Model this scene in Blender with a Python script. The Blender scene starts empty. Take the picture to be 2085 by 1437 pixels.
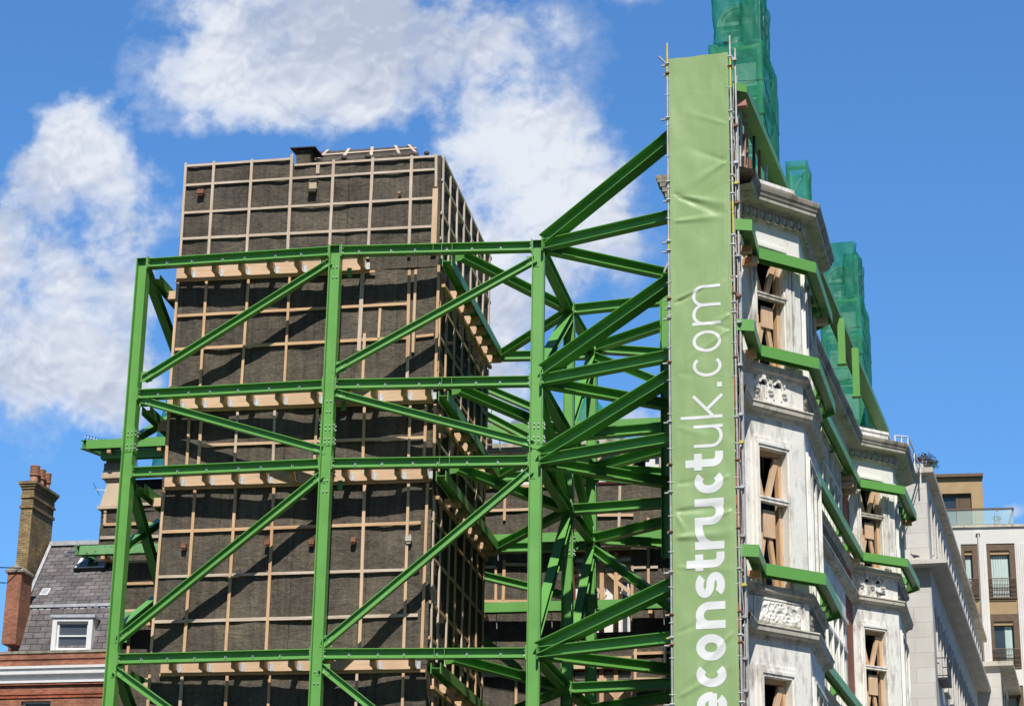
import bpy, math, random
import numpy as np
from mathutils import Vector, Matrix, noise
random.seed(7)
scene = bpy.context.scene
COL = scene.collection
# ---------------------------------------------------------------- camera model (metres, Z up, Y away from camera)
FPX, CX, CY = 4384.0, 1042.5, 718.5
_u = np.array([217.0, 12838.0, -FPX]); _u /= np.linalg.norm(_u)
_f = np.array([0, 0, -1.0]); _y = _f - _u*_u.dot(_f); _y /= np.linalg.norm(_y); _x = np.cross(_y, _u)
CAMM = np.array([_x, _y, _u]); CAMO = np.array([0, 0, 1.6])
def _ray(px, py): return CAMM @ np.array([px-CX, -(py-CY), -FPX])
def atY(px, py, Y):
    d = _ray(px, py); return Vector(CAMO + d*(Y/d[1]))
def atZ(px, py, z):
    d = _ray(px, py); return Vector(CAMO + d*((z-1.6)/d[2]))
def atP(px, py, p, az):
    a = math.radians(az); n = np.array([math.cos(a), -math.sin(a), 0])
    d = _ray(px, py); t = n.dot(np.array([p[0], p[1], 0])-CAMO)/n.dot(d); return Vector(CAMO + d*t)
def V(*a): return Vector(a)
def dirv(az): a = math.radians(az); return V(math.sin(a), math.cos(a), 0)

# ---------------------------------------------------------------- materials
def newmat(name):
    m = bpy.data.materials.new(name); m.use_nodes = True
    nt = m.node_tree; b = nt.nodes['Principled BSDF']; return m, nt, b
def ramp(nt, stops):
    r = nt.nodes.new('ShaderNodeValToRGB'); e = r.color_ramp.elements
    while len(e) < len(stops): e.new(0.5)
    for i, (p, c) in enumerate(stops): e[i].position = p; e[i].color = (*c, 1) if len(c) == 3 else c
    return r
def coords(nt, kind='UV', scale=(1, 1, 1)):
    t = nt.nodes.new('ShaderNodeTexCoord'); mp = nt.nodes.new('ShaderNodeMapping')
    mp.inputs['Scale'].default_value = scale
    nt.links.new(t.outputs[kind], mp.inputs['Vector']); return mp.outputs['Vector']
def noisen(nt, vec, scale, detail=4, rough=0.55, dist=0):
    n = nt.nodes.new('ShaderNodeTexNoise'); n.inputs['Scale'].default_value = scale
    n.inputs['Detail'].default_value = detail; n.inputs['Roughness'].default_value = rough
    n.inputs['Distortion'].default_value = dist
    nt.links.new(vec, n.inputs['Vector']); return n.outputs['Fac']
def mixc(nt, fac, a, b, mode='MIX'):
    m = nt.nodes.new('ShaderNodeMix'); m.data_type = 'RGBA'; m.blend_type = mode
    for s, v in ((m.inputs[0], fac), (m.inputs[6], a), (m.inputs[7], b)):
        if hasattr(v, 'links') or hasattr(v, 'is_linked'): nt.links.new(v, s)
        elif isinstance(v, tuple): s.default_value = (*v, 1)
        else: s.default_value = v
    return m.outputs[2]
def mth(nt, op, a, b=None, clamp=False):
    m = nt.nodes.new('ShaderNodeMath'); m.operation = op; m.use_clamp = clamp
    for i, v in enumerate((a, b)):
        if v is None: continue
        if hasattr(v, 'is_linked'): nt.links.new(v, m.inputs[i])
        else: m.inputs[i].default_value = v
    return m.outputs[0]
def bump(nt, b, h, strength=0.3, dist=0.02):
    n = nt.nodes.new('ShaderNodeBump'); n.inputs['Strength'].default_value = strength
    n.inputs['Distance'].default_value = dist
    nt.links.new(h, n.inputs['Height']); nt.links.new(n.outputs['Normal'], b.inputs['Normal'])
def simple(name, c1, c2, scale=3, rough=0.7, metal=0, bs=0.0, sc3=(1, 1, 1), kind='Object', detail=5, spec=0.5):
    m, nt, b = newmat(name)
    v = coords(nt, kind, sc3); f = noisen(nt, v, scale, detail)
    r = ramp(nt, [(0.3, c1), (0.7, c2)]); nt.links.new(f, r.inputs[0]); nt.links.new(r.outputs[0], b.inputs['Base Color'])
    b.inputs['Roughness'].default_value = rough; b.inputs['Metallic'].default_value = metal
    b.inputs['Specular IOR Level'].default_value = spec
    if bs: bump(nt, b, noisen(nt, v, scale*4, 4), bs, 0.01)
    return m
def steel_paint(name, c1, c2, rust=0.0, rough=0.42):
    m, nt, b = newmat(name); v = coords(nt, 'Object')
    f = noisen(nt, v, 0.9, 5, 0.6); r = ramp(nt, [(0.3, c1), (0.7, c2)]); nt.links.new(f, r.inputs[0])
    g = noisen(nt, coords(nt, 'Object', (6, 6, 1.2)), 2.5, 6, 0.65)
    gr = ramp(nt, [(0.56, (0, 0, 0)), (0.78, (1, 1, 1))]); nt.links.new(g, gr.inputs[0])
    col = mixc(nt, mth(nt, 'MULTIPLY', gr.outputs[0], 0.35), r.outputs[0], tuple(x*0.55+0.02 for x in c1))
    # scuffs and pale chalky marks
    s = noisen(nt, coords(nt, 'Object', (9, 9, 3)), 3.0, 8, 0.7)
    sr = ramp(nt, [(0.70, (0, 0, 0)), (0.74, (1, 1, 1))]); nt.links.new(s, sr.inputs[0])
    col = mixc(nt, mth(nt, 'MULTIPLY', sr.outputs[0], 0.5), col, (0.22, 0.36, 0.17))
    q = noisen(nt, coords(nt, 'Object', (3, 3, 3)), 1.7, 8, 0.7)
    qr = ramp(nt, [(0.74-rust, (0, 0, 0)), (0.77-rust, (1, 1, 1))]); nt.links.new(q, qr.inputs[0])
    col = mixc(nt, mth(nt, 'MULTIPLY', qr.outputs[0], 0.85), col, (0.13, 0.06, 0.03))
    nt.links.new(col, b.inputs['Base Color'])
    rr = mth(nt, 'MULTIPLY_ADD', g, 0.25); rr.node.inputs[2].default_value = rough-0.1
    nt.links.new(rr, b.inputs['Roughness'])
    bump(nt, b, noisen(nt, v, 14, 3), 0.06, 0.01)
    return m
GREEN = steel_paint('green_paint', (0.118, 0.335, 0.066), (0.155, 0.405, 0.088), 0.02)
GREENR = steel_paint('weathered_green_paint', (0.14, 0.34, 0.12), (0.20, 0.42, 0.17), 0.16, 0.6)
GALV = simple('galvanised', (0.55, 0.56, 0.57), (0.75, 0.76, 0.77), 12, 0.45, 0.55)
SCAF = simple('scaffold_grey', (0.42, 0.41, 0.38), (0.62, 0.61, 0.57), 6, 0.45, 0.35)
YEL = simple('yellow_paint', (0.58, 0.48, 0.06), (0.70, 0.60, 0.14), 6, 0.5)
RUST = simple('rusty_iron', (0.16, 0.06, 0.03), (0.33, 0.15, 0.08), 14, 0.8, 0, 0.3)
DARK = simple('black_iron_and_shade', (0.012, 0.012, 0.013), (0.03, 0.03, 0.03), 8, 0.5)  # black ironwork; also paints the shade in the tracery hollows
VOID = simple('interior_shade', (0.012, 0.010, 0.009), (0.035, 0.028, 0.024), 1.2, 0.9)  # near-black colour that paints the shade inside rooms and openings
COPPER = simple('copper_tube', (0.30, 0.15, 0.09), (0.42, 0.24, 0.16), 4, 0.5, 0.3)
PLASTIC = simple('cable_tie', (0.8, 0.8, 0.8), (0.85, 0.85, 0.85), 4, 0.5)
LEAD = simple('lead_flashing', (0.38, 0.40, 0.42), (0.58, 0.60, 0.62), 5, 0.5, 0.2, 0.2)
WHITEP = simple('white_paint', (0.74, 0.74, 0.73), (0.82, 0.82, 0.81), 4, 0.5)
BRONZE = simple('bronze_cladding', (0.38, 0.255, 0.12), (0.44, 0.31, 0.16), 1.5, 0.45, 0.3)
BRONZED = simple('dark_bronze', (0.13, 0.085, 0.05), (0.18, 0.12, 0.075), 3, 0.45, 0.4)
CURTAIN = simple('curtain_fabric', (0.42, 0.55, 0.52), (0.62, 0.72, 0.68), 9, 0.9, 0, 0.2, (6, 6, 0.3))
POT = simple('terracotta', (0.42, 0.20, 0.12), (0.55, 0.30, 0.20), 8, 0.8)
LEAF = simple('leaf_green', (0.03, 0.09, 0.025), (0.07, 0.14, 0.04), 6, 0.7)
LEAFR = simple('leaf_russet', (0.10, 0.05, 0.02), (0.20, 0.13, 0.05), 6, 0.7)
PETAL = simple('pink_petal', (0.7, 0.12, 0.1), (0.8, 0.2, 0.15), 6, 0.6)
FEATHER = simple('pigeon_grey', (0.05, 0.055, 0.065), (0.16, 0.17, 0.19), 20, 0.6)
ASPH = simple('asphalt', (0.04, 0.04, 0.042), (0.06, 0.06, 0.062), 5, 0.9)
PAVE = simple('paving', (0.22, 0.21, 0.2), (0.3, 0.29, 0.27), 2, 0.85)

def timber_mat(name, a, b_, c):
    m, nt, b = newmat(name); v = coords(nt, 'UV', (0.7, 14, 1))
    f = noisen(nt, v, 2.2, 6, 0.6, 0.6); r = ramp(nt, [(0.28, a), (0.5, b_), (0.75, c)]); nt.links.new(f, r.inputs[0])
    w = noisen(nt, coords(nt, 'Object'), 0.45, 3)
    wr = ramp(nt, [(0.35, (0.72, 0.68, 0.64)), (0.6, (1, 1, 1))]); nt.links.new(w, wr.inputs[0])
    k = noisen(nt, coords(nt, 'UV', (2.2, 7, 1)), 2.4, 2, 0.5)
    kr = ramp(nt, [(0.70, (1, 1, 1)), (0.76, (0.35, 0.22, 0.14))]); nt.links.new(k, kr.inputs[0])
    col = mixc(nt, 0.6, r.outputs[0], wr.outputs[0], 'MULTIPLY'); col = mixc(nt, 0.8, col, kr.outputs[0], 'MULTIPLY')
    nt.links.new(col, b.inputs['Base Color']); b.inputs['Roughness'].default_value = 0.75
    bump(nt, b, f, 0.15, 0.01); return m
TIMB = timber_mat('fresh_timber', (0.48, 0.28, 0.14), (0.66, 0.42, 0.23), (0.78, 0.56, 0.34))
TIMBG = timber_mat('grey_timber', (0.46, 0.35, 0.26), (0.62, 0.50, 0.39), (0.76, 0.66, 0.56))
TIMBP = timber_mat('pale_timber', (0.58, 0.375, 0.225), (0.70, 0.485, 0.31), (0.78, 0.59, 0.41))

def felt_mat():
    m, nt, b = newmat('grey_brown_felt')
    v = coords(nt, 'UV'); big = noisen(nt, v, 0.6, 5, 0.6)
    r = ramp(nt, [(0.28, (0.090, 0.078, 0.065)), (0.5, (0.122, 0.107, 0.088)), (0.75, (0.168, 0.147, 0.111))]); nt.links.new(big, r.inputs[0])
    streak = noisen(nt, coords(nt, 'UV', (4.5, 0.35, 1)), 1.5, 5, 0.65)
    sr = ramp(nt, [(0.30, (0.60, 0.58, 0.57)), (0.5, (1.0, 0.98, 0.95)), (0.70, (1.35, 1.27, 1.05))]); nt.links.new(streak, sr.inputs[0])
    col = mixc(nt, 0.75, r.outputs[0], sr.outputs[0], 'MULTIPLY')
    cr = noisen(nt, coords(nt, 'UV', (1.6, 7.5, 1)), 2.0, 3, 0.5, 0.8)
    a = mth(nt, 'ABSOLUTE', mth(nt, 'SUBTRACT', cr, 0.5)); crk = ramp(nt, [(0.0, (0.30, 0.28, 0.26)), (0.012, (1, 1, 1))]); nt.links.new(a, crk.inputs[0])
    gate = noisen(nt, coords(nt, 'UV', (2.2, 2.0, 1)), 1.4, 2); gr = ramp(nt, [(0.50, (0, 0, 0)), (0.60, (1, 1, 1))]); nt.links.new(gate, gr.inputs[0])
    col = mixc(nt, mth(nt, 'MULTIPLY', gr.outputs[0], 0.9), col, mixc(nt, 1.0, col, crk.outputs[0], 'MULTIPLY'))
    wv = noisen(nt, coords(nt, 'UV', (1, 0.5, 1)), 16, 3, 0.6)
    wr = ramp(nt, [(0.3, (0.80, 0.80, 0.80)), (0.7, (1.18, 1.18, 1.18))]); nt.links.new(wv, wr.inputs[0])
    col = mixc(nt, 0.8, col, wr.outputs[0], 'MULTIPLY')
    lap = nt.nodes.new('ShaderNodeTexBrick'); nt.links.new(coords(nt, 'UV'), lap.inputs['Vector']); lap.inputs['Scale'].default_value = 1; lap.inputs['Brick Width'].default_value = 2.05; lap.inputs['Row Height'].default_value = 9.0; lap.inputs['Mortar Size'].default_value = 0.012; lap.offset = 0.37
    lap.inputs['Color1'].default_value = (1.06, 1.05, 1.03, 1); lap.inputs['Color2'].default_value = (0.90, 0.90, 0.91, 1); lap.inputs['Mortar'].default_value = (0.6, 0.58, 0.56, 1)
    col = mixc(nt, 1.0, col, lap.outputs['Color'], 'MULTIPLY'); nt.links.new(col, b.inputs['Base Color'])
    b.inputs['Roughness'].default_value = 0.95; b.inputs['Specular IOR Level'].default_value = 0.15
    h = mth(nt, 'ADD', mth(nt, 'MULTIPLY', crk.outputs[0], 0.2), noisen(nt, coords(nt, 'UV', (1, 1.6, 1)), 1.5, 5, 0.55, 1.0))
    bump(nt, b, h, 0.8, 0.10); return m
FELT = felt_mat()

def stone_mat(name, base1, base2, grime, amount=0.55, joints=False, warm=True):
    m, nt, b = newmat(name); v = coords(nt, 'Object')
    f = noisen(nt, v, 0.8, 6, 0.6); r = ramp(nt, [(0.3, base1), (0.7, base2)]); nt.links.new(f, r.inputs[0])
    g = noisen(nt, coords(nt, 'Object', (2.6, 2.6, 0.7)), 1.6, 9, 0.72)
    g2 = noisen(nt, v, 0.5, 3); gs = mth(nt, 'MULTIPLY_ADD', g2, 0.5); nt.links.new(g, gs.node.inputs[2])
    gr = ramp(nt, [(0.75, (0, 0, 0)), (0.96, (1, 1, 1))]); nt.links.new(gs, gr.inputs[0])
    col = mixc(nt, mth(nt, 'MULTIPLY', gr.outputs[0], amount), r.outputs[0], grime)
    s = noisen(nt, coords(nt, 'Object', (11, 11, 2.2)), 1.8, 8, 0.75)
    sr = ramp(nt, [(0.60, (0, 0, 0)), (0.66, (1, 1, 1))]); nt.links.new(s, sr.inputs[0])
    col = mixc(nt, mth(nt, 'MULTIPLY', sr.outputs[0], amount*0.8), col, tuple(x*0.8 for x in grime))
    if joints:
        br = nt.nodes.new('ShaderNodeTexBrick'); nt.links.new(coords(nt, 'UV'), br.inputs['Vector'])
        br.inputs['Color1'].default_value = (1, 1, 1, 1); br.inputs['Color2'].default_value = (0.93, 0.92, 0.90, 1)
        br.inputs['Mortar'].default_value = (0.72, 0.70, 0.67, 1); br.inputs['Scale'].default_value = 1
        br.inputs['Mortar Size'].default_value = 0.012; br.inputs['Brick Width'].default_value = 1.3; br.inputs['Row Height'].default_value = 0.62
        col = mixc(nt, 1.0, col, br.outputs['Color'], 'MULTIPLY')
    nt.links.new(col, b.inputs['Base Color']); b.inputs['Roughness'].default_value = 0.8
    bump(nt, b, g, 0.25, 0.02); return m
STONEW = stone_mat('peeling_white_paint', (0.79, 0.765, 0.69), (0.87, 0.85, 0.79), (0.24, 0.195, 0.15), 0.85)
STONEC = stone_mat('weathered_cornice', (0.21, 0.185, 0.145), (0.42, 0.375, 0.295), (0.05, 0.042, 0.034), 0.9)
STONEM = stone_mat('sooty_moulding', (0.46, 0.42, 0.335), (0.68, 0.625, 0.52), (0.12, 0.10, 0.075), 0.85)
STONEP = stone_mat('portland_stone', (0.58, 0.55, 0.50), (0.68, 0.65, 0.60), (0.35, 0.32, 0.28), 0.3, True)
STONEO = stone_mat('buff_stone', (0.50, 0.38, 0.25), (0.62, 0.50, 0.35), (0.20, 0.15, 0.10), 0.5)
CONC = stone_mat('pale_cladding', (0.66, 0.64, 0.60), (0.74, 0.72, 0.68), (0.5, 0.48, 0.44), 0.15)

def brick_mat(name, c1, c2, mortar, bw=0.225, rh=0.075, grime=0.4, ms=0.010):
    m, nt, b = newmat(name); uv = coords(nt, 'UV')
    br = nt.nodes.new('ShaderNodeTexBrick'); nt.links.new(uv, br.inputs['Vector'])
    br.inputs['Color1'].default_value = (*c1, 1); br.inputs['Color2'].default_value = (*c2, 1); br.inputs['Mortar'].default_value = (*mortar, 1)
    br.inputs['Scale'].default_value = 1; br.inputs['Mortar Size'].default_value = ms
    br.inputs['Brick Width'].default_value = bw; br.inputs['Row Height'].default_value = rh; br.inputs['Bias'].default_value = -0.1
    n = noisen(nt, coords(nt, 'UV', (1, 1, 1)), 1.1, 6, 0.65); r = ramp(nt, [(0.3, (1-grime,)*3), (0.65, (1.15,)*3)]); nt.links.new(n, r.inputs[0])
    n2 = noisen(nt, coords(nt, 'UV', (4.4, 13, 1)), 1.0, 2); r2 = ramp(nt, [(0.3, (0.65, 0.62, 0.6)), (0.7, (1.25, 1.2, 1.15))]); nt.links.new(n2, r2.inputs[0])
    col = mixc(nt, 1.0, br.outputs['Color'], r.outputs[0], 'MULTIPLY'); col = mixc(nt, 0.8, col, r2.outputs[0], 'MULTIPLY')
    nt.links.new(col, b.inputs['Base Color']); b.inputs['Roughness'].default_value = 0.85
    bump(nt, b, mth(nt, 'SUBTRACT', 1.0, br.outputs['Fac']), 0.5, 0.01); return m
BRICKR = brick_mat('red_brick', (0.50, 0.125, 0.05), (0.38, 0.085, 0.04), (0.32, 0.19, 0.13))
BRICKO = brick_mat('orange_brick', (0.42, 0.15, 0.075), (0.33, 0.105, 0.055), (0.30, 0.22, 0.17))
BRICKY = brick_mat('yellow_stock_brick', (0.44, 0.31, 0.13), (0.26, 0.185, 0.085), (0.18, 0.15, 0.10), grime=0.6)
SLATE = brick_mat('slate_tiles', (0.20, 0.185, 0.19), (0.115, 0.105, 0.112), (0.03, 0.028, 0.03), 0.44, 0.24, 0.35, 0.014)

def glass_mat(name, col, rough=0.06):
    m, nt, b = newmat(name); v = coords(nt, 'Object'); f = noisen(nt, v, 0.5, 3)
    r = ramp(nt, [(0.3, tuple(c*0.6 for c in col)), (0.7, col)]); nt.links.new(f, r.inputs[0])
    nt.links.new(r.outputs[0], b.inputs['Base Color']); b.inputs['Roughness'].default_value = rough
    b.inputs['Specular IOR Level'].default_value = 1.0; b.inputs['Coat Weight'].default_value = 0.6; b.inputs['Coat Roughness'].default_value = 0.03
    bump(nt, b, noisen(nt, v, 0.8, 2), 0.05, 0.02)
    return m
GLASS = glass_mat('window_glass', (0.05, 0.07, 0.075))
GLASSD = glass_mat('old_window_glass', (0.10, 0.11, 0.12), 0.12)
def clear_glass():
    m, nt, b = newmat('balustrade_glass'); b.inputs['Base Color'].default_value = (0.75, 0.9, 0.88, 1)
    b.inputs['Roughness'].default_value = 0.02
    tr = nt.nodes.new('ShaderNodeBsdfTransparent'); tr.inputs[0].default_value = (0.86, 0.95, 0.94, 1)
    mx = nt.nodes.new('ShaderNodeMixShader'); v = coords(nt, 'Object'); n = noisen(nt, v, 0.6, 2)
    fr = mth(nt, 'MULTIPLY_ADD', n, 0.15); fr.node.inputs[2].default_value = 0.18
    nt.links.new(fr, mx.inputs[0]); nt.links.new(tr.outputs[0], mx.inputs[1]); nt.links.new(b.outputs[0], mx.inputs[2])
    nt.links.new(mx.outputs[0], nt.nodes['Material Output'].inputs[0]); return m
CLEAR = clear_glass()
def net_mat(name, c, opac):
    m, nt, b = newmat(name); v = coords(nt, 'Object')
    n = noisen(nt, v, 1.4, 5, 0.6, 0.8); r = ramp(nt, [(0.3, tuple(x*0.6 for x in c)), (0.7, c)]); nt.links.new(n, r.inputs[0])
    b.inputs['Roughness'].default_value = 0.6; nt.links.new(r.outputs[0], b.inputs['Base Color'])
    tl = nt.nodes.new('ShaderNodeBsdfTranslucent'); nt.links.new(r.outputs[0], tl.inputs[0])
    m1 = nt.nodes.new('ShaderNodeMixShader'); m1.inputs[0].default_value = 0.4
    nt.links.new(b.outputs[0], m1.inputs[1]); nt.links.new(tl.outputs[0], m1.inputs[2])
    tr = nt.nodes.new('ShaderNodeBsdfTransparent'); tr.inputs[0].default_value = (0.75, 0.95, 0.88, 1)
    m2 = nt.nodes.new('ShaderNodeMixShader')
    n2 = noisen(nt, v, 2.3, 4, 0.6); a = mth(nt, 'MULTIPLY_ADD', n2, 0.45, True); a.node.inputs[2].default_value = opac-0.22
    nt.links.new(a, m2.inputs[0]); nt.links.new(tr.outputs[0], m2.inputs[1]); nt.links.new(m1.outputs[0], m2.inputs[2])
    nt.links.new(m2.outputs[0], nt.nodes['Material Output'].inputs[0])
    bump(nt, b, noisen(nt, v, 3, 4), 0.4, 0.05); return m
NET = net_mat('green_debris_netting', (0.03, 0.44, 0.30), 0.60)
def banner_mat():
    m, nt, b = newmat('green_vinyl'); v = coords(nt, 'Object')
    n = noisen(nt, v, 0.35, 4); r = ramp(nt, [(0.3, (0.27, 0.405, 0.155)), (0.7, (0.32, 0.45, 0.20))]); nt.links.new(n, r.inputs[0])
    s = noisen(nt, coords(nt, 'Object', (6, 6, 0.6)), 1.2, 5); sr = ramp(nt, [(0.45, (1, 1, 1)), (0.75, (1.15, 1.1, 1.2))]); nt.links.new(s, sr.inputs[0])
    col = mixc(nt, 0.6, r.outputs[0], sr.outputs[0], 'MULTIPLY')
    nt.links.new(col, b.inputs['Base Color']); b.inputs['Roughness'].default_value = 0.42
    bump(nt, b, noisen(nt, v, 2.2, 5, 0.5, 0.6), 0.18, 0.05); return m
BANNER = banner_mat()
LETTER = simple('white_lettering', (0.76, 0.77, 0.75), (0.82, 0.83, 0.81), 1.5, 0.45)

# ---------------------------------------------------------------- mesh builder
class MB:
    def __init__(s): s.v = []; s.f = []; s.ax = []; s.sm = []; s.uvv = {}
    def add(s, verts, faces, axis=None, smooth=False):
        o = len(s.v); s.v += [Vector(p) for p in verts]
        for f in faces: s.f.append([i+o for i in f]); s.ax.append(axis); s.sm.append(smooth)
        return s
    def hexa(s, c, axis=None):   # 8 corners: bottom 4 ccw, top 4
        return s.add(c, [(3, 2, 1, 0), (4, 5, 6, 7), (0, 1, 5, 4), (1, 2, 6, 5), (2, 3, 7, 6), (3, 0, 4, 7)], axis)
    def box(s, o, X, Y, Z, axis=None):
        """box from corner o with edge vectors X,Y,Z"""
        o, X, Y, Z = map(Vector, (o, X, Y, Z))
        if X.cross(Y).dot(Z) < 0: X, Y = Y, X
        return s.hexa([o, o+X, o+X+Y, o+Y, o+Z, o+X+Z, o+X+Y+Z, o+Y+Z], axis)
    def bar(s, p, q, w, h, up=(0, 0, 1)):
        """rectangular bar centred on segment; h along up, w across"""
        p, q = Vector(p), Vector(q); a = (q-p).normalized(); up = Vector(up)
        u = (up-a*up.dot(a)).normalized(); r = a.cross(u)
        o = p-r*w/2-u*h/2
        return s.box(o, q-p, r*w, u*h, a)
    def tube(s, p, q, r, n=8, r2=None, cap=True):
        p, q = Vector(p), Vector(q); a = (q-p).normalized(); r2 = r if r2 is None else r2
        t = Vector((0, 0, 1)) if abs(a.z) < 0.9 else Vector((1, 0, 0)); u = a.cross(t).normalized(); w = a.cross(u)
        vs = []
        for c, rr in ((p, r), (q, r2)):
            for i in range(n): t = 2*math.pi*i/n; vs.append(c+(u*math.cos(t)+w*math.sin(t))*rr)
        fs = [(i, (i+1) % n, n+(i+1) % n, n+i) for i in range(n)]
        s.add(vs, fs, a, True)
        if cap: s.add(vs, [tuple(range(n))[::-1], tuple(range(n, 2*n))], a)
        return s
    def ibeam(s, p, q, h, b, up=(0, 0, 1), tf=0.02, tw=0.014):
        p, q = Vector(p), Vector(q); a = (q-p).normalized(); up = Vector(up)
        u = (up-a*up.dot(a)).normalized(); r = a.cross(u); L = q-p
        for sgn in (-1, 1):
            o = p-r*b/2+u*(sgn*h/2 - (tf if sgn > 0 else 0)); s.box(o, L, r*b, u*tf, a)
        s.box(p-r*tw/2-u*(h/2-tf), L, r*tw, u*(h-2*tf), a)
        return s
    def plate(s, c, a, up, w, h, t):
        c, a, up = Vector(c), Vector(a).normalized(), Vector(up); u = (up-a*up.dot(a)).normalized(); r = a.cross(u)
        return s.box(c-r*w/2-u*h/2-a*t/2, a*t, r*w, u*h)
    def ball(s, c, r, n=6, m=4, sc=(1, 1, 1), rot=None):
        c = Vector(c); vs = []; fs = []
        for j in range(m+1):
            ph = math.pi*j/m
            for i in range(n):
                t = 2*math.pi*i/n; p = Vector((math.sin(ph)*math.cos(t)*r*sc[0], math.sin(ph)*math.sin(t)*r*sc[1], math.cos(ph)*r*sc[2]))
                vs.append(c+(rot @ p if rot else p))
        for j in range(m):
            for i in range(n): fs.append((j*n+i, (j+1)*n+i, (j+1)*n+(i+1) % n, j*n+(i+1) % n))
        return s.add(vs, fs, None, True)
    def build(s, name, mat, parent=None, origin=None, bevel=0):
        me = bpy.data.meshes.new(name)
        o = Vector(origin) if origin is not None else (WLOC[parent.name] if parent is not None else None)
        if o is None:
            o = sum(s.v, Vector())/max(1, len(s.v)); o.z = min(v.z for v in s.v)
        me.from_pydata([v-o for v in s.v], [], s.f); me.update()
        uvl = me.uv_layers.new(name='UVMap'); Zv = Vector((0, 0, 1))
        for k, poly in enumerate(me.polygons):
            n = poly.normal; ax = s.ax[k]
            if ax is not None: u = ax-n*ax.dot(n)
            else: u = Vector()
            if u.length < 0.3: u = Zv.cross(n)
            if u.length < 0.3: u = Vector((1, 0, 0))-n*n.x
            u.normalize(); w = n.cross(u)
            for li in poly.loop_indices:
                vi = me.loops[li].vertex_index; p = s.v[vi]; uvl.data[li].uv = s.uvv[vi] if vi in s.uvv else (p.dot(u), p.dot(w))
            poly.use_smooth = s.sm[k]
        me.materials.append(mat)
        ob = bpy.data.objects.new(name, me); COL.objects.link(ob); WLOC[ob.name] = o.copy()
        if parent is not None:
            ob.parent = parent; ob.location = o-WLOC[parent.name]
        else: ob.location = o
        if bevel:
            bm = ob.modifiers.new('Bevel', 'BEVEL'); bm.width = bevel; bm.segments = 2; bm.limit_method = 'ANGLE'
        return ob
WLOC = {}
def thing(name, label, cat, loc, group=None):
    o = bpy.data.objects.new(name, None); COL.objects.link(o); o.location = Vector(loc); WLOC[o.name] = Vector(loc)
    o.empty_display_size = 0.3
    o['label'] = label; o['category'] = cat
    if group: o['group'] = group
    return o
def tag(o, label, cat, group=None):
    o['label'] = label; o['category'] = cat
    if group: o['group'] = group
    return o
def copy_tree(o, delta, label=None, parent=None):
    c = o.copy(); COL.objects.link(c)
    if parent is None: c.location = o.location+Vector(delta); WLOC[c.name] = WLOC[o.name]+Vector(delta)
    else: c.parent = parent; WLOC[c.name] = WLOC[o.name]+Vector(delta)
    if label: c['label'] = label
    for ch in [x for x in bpy.data.objects if x.parent == o]: copy_tree(ch, delta, None, c)
    return c
def sweep(mb, path, prof, closed_ends=True):
    """sweep a (d,z) profile along plan path with mitres; outward = right of travel direction"""
    n = len(path); P = [Vector((p[0], p[1], 0)) for p in path]; rows = []
    for i in range(n):
        ns = []
        if i > 0: d = (P[i]-P[i-1]).normalized(); ns.append(Vector((d.y, -d.x, 0)))
        if i < n-1: d = (P[i+1]-P[i]).normalized(); ns.append(Vector((d.y, -d.x, 0)))
        m = ns[0] if len(ns) == 1 else (ns[0]+ns[1])/(1+ns[0].dot(ns[1]))
        rows.append([P[i]+m*d+Vector((0, 0, z)) for d, z in prof])
    k = len(prof)
    for i in range(n-1):
        a = (P[i+1]-P[i]).normalized()
        for j in range(k-1):
            mb.add([rows[i][j], rows[i+1][j], rows[i+1][j+1], rows[i][j+1]], [(0, 1, 2, 3)], a)
    if closed_ends:
        mb.add(rows[0], [tuple(range(k))]); mb.add(rows[-1], [tuple(range(k))[::-1]])
    return mb
class Fr:
    """wall frame: origin p, direction az, outward normal on the right of the direction"""
    def __init__(s, p, az=None, q=None):
        s.p = Vector((p[0], p[1], 0))
        if q is not None: s.a = (Vector((q[0], q[1], 0))-s.p); s.L = s.a.length; s.a.normalize()
        else: s.a = dirv(az); s.L = None
        s.n = Vector((s.a.y, -s.a.x, 0))
    def pt(s, u, z, d=0): return s.p+s.a*u+s.n*d+Vector((0, 0, z))
    def box(s, mb, u0, u1, z0, z1, d0, d1, axis=None):
        return mb.box(s.pt(u0, z0, d0), s.a*(u1-u0), s.n*(d1-d0), Vector((0, 0, z1-z0)), axis)
    def uz(s, px, py, d=0):
        az = math.degrees(math.atan2(s.a.x, s.a.y)); o = s.p+s.n*d
        P = atP(px, py, o, az); return (P-s.p).dot(s.a), P.z
# wall with rectangular holes, as butted boxes
def holed_wall(mb, fr, u0, u1, z0, z1, holes, d0, d1):
    us = sorted({u0, u1, *[h[0] for h in holes], *[h[1] for h in holes]}); us = [u for u in us if u0 <= u <= u1]
    for i in range(len(us)-1):
        a, b = us[i], us[i+1]; m = (a+b)/2
        hs = sorted([(h[2], h[3]) for h in holes if h[0] < m < h[1]]); z = z0
        for s_, e in hs:
            if s_ > z: fr.box(mb, a, b, z, s_, d0, d1)
            z = max(z, e)
        if z < z1: fr.box(mb, a, b, z, z1, d0, d1)
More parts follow.
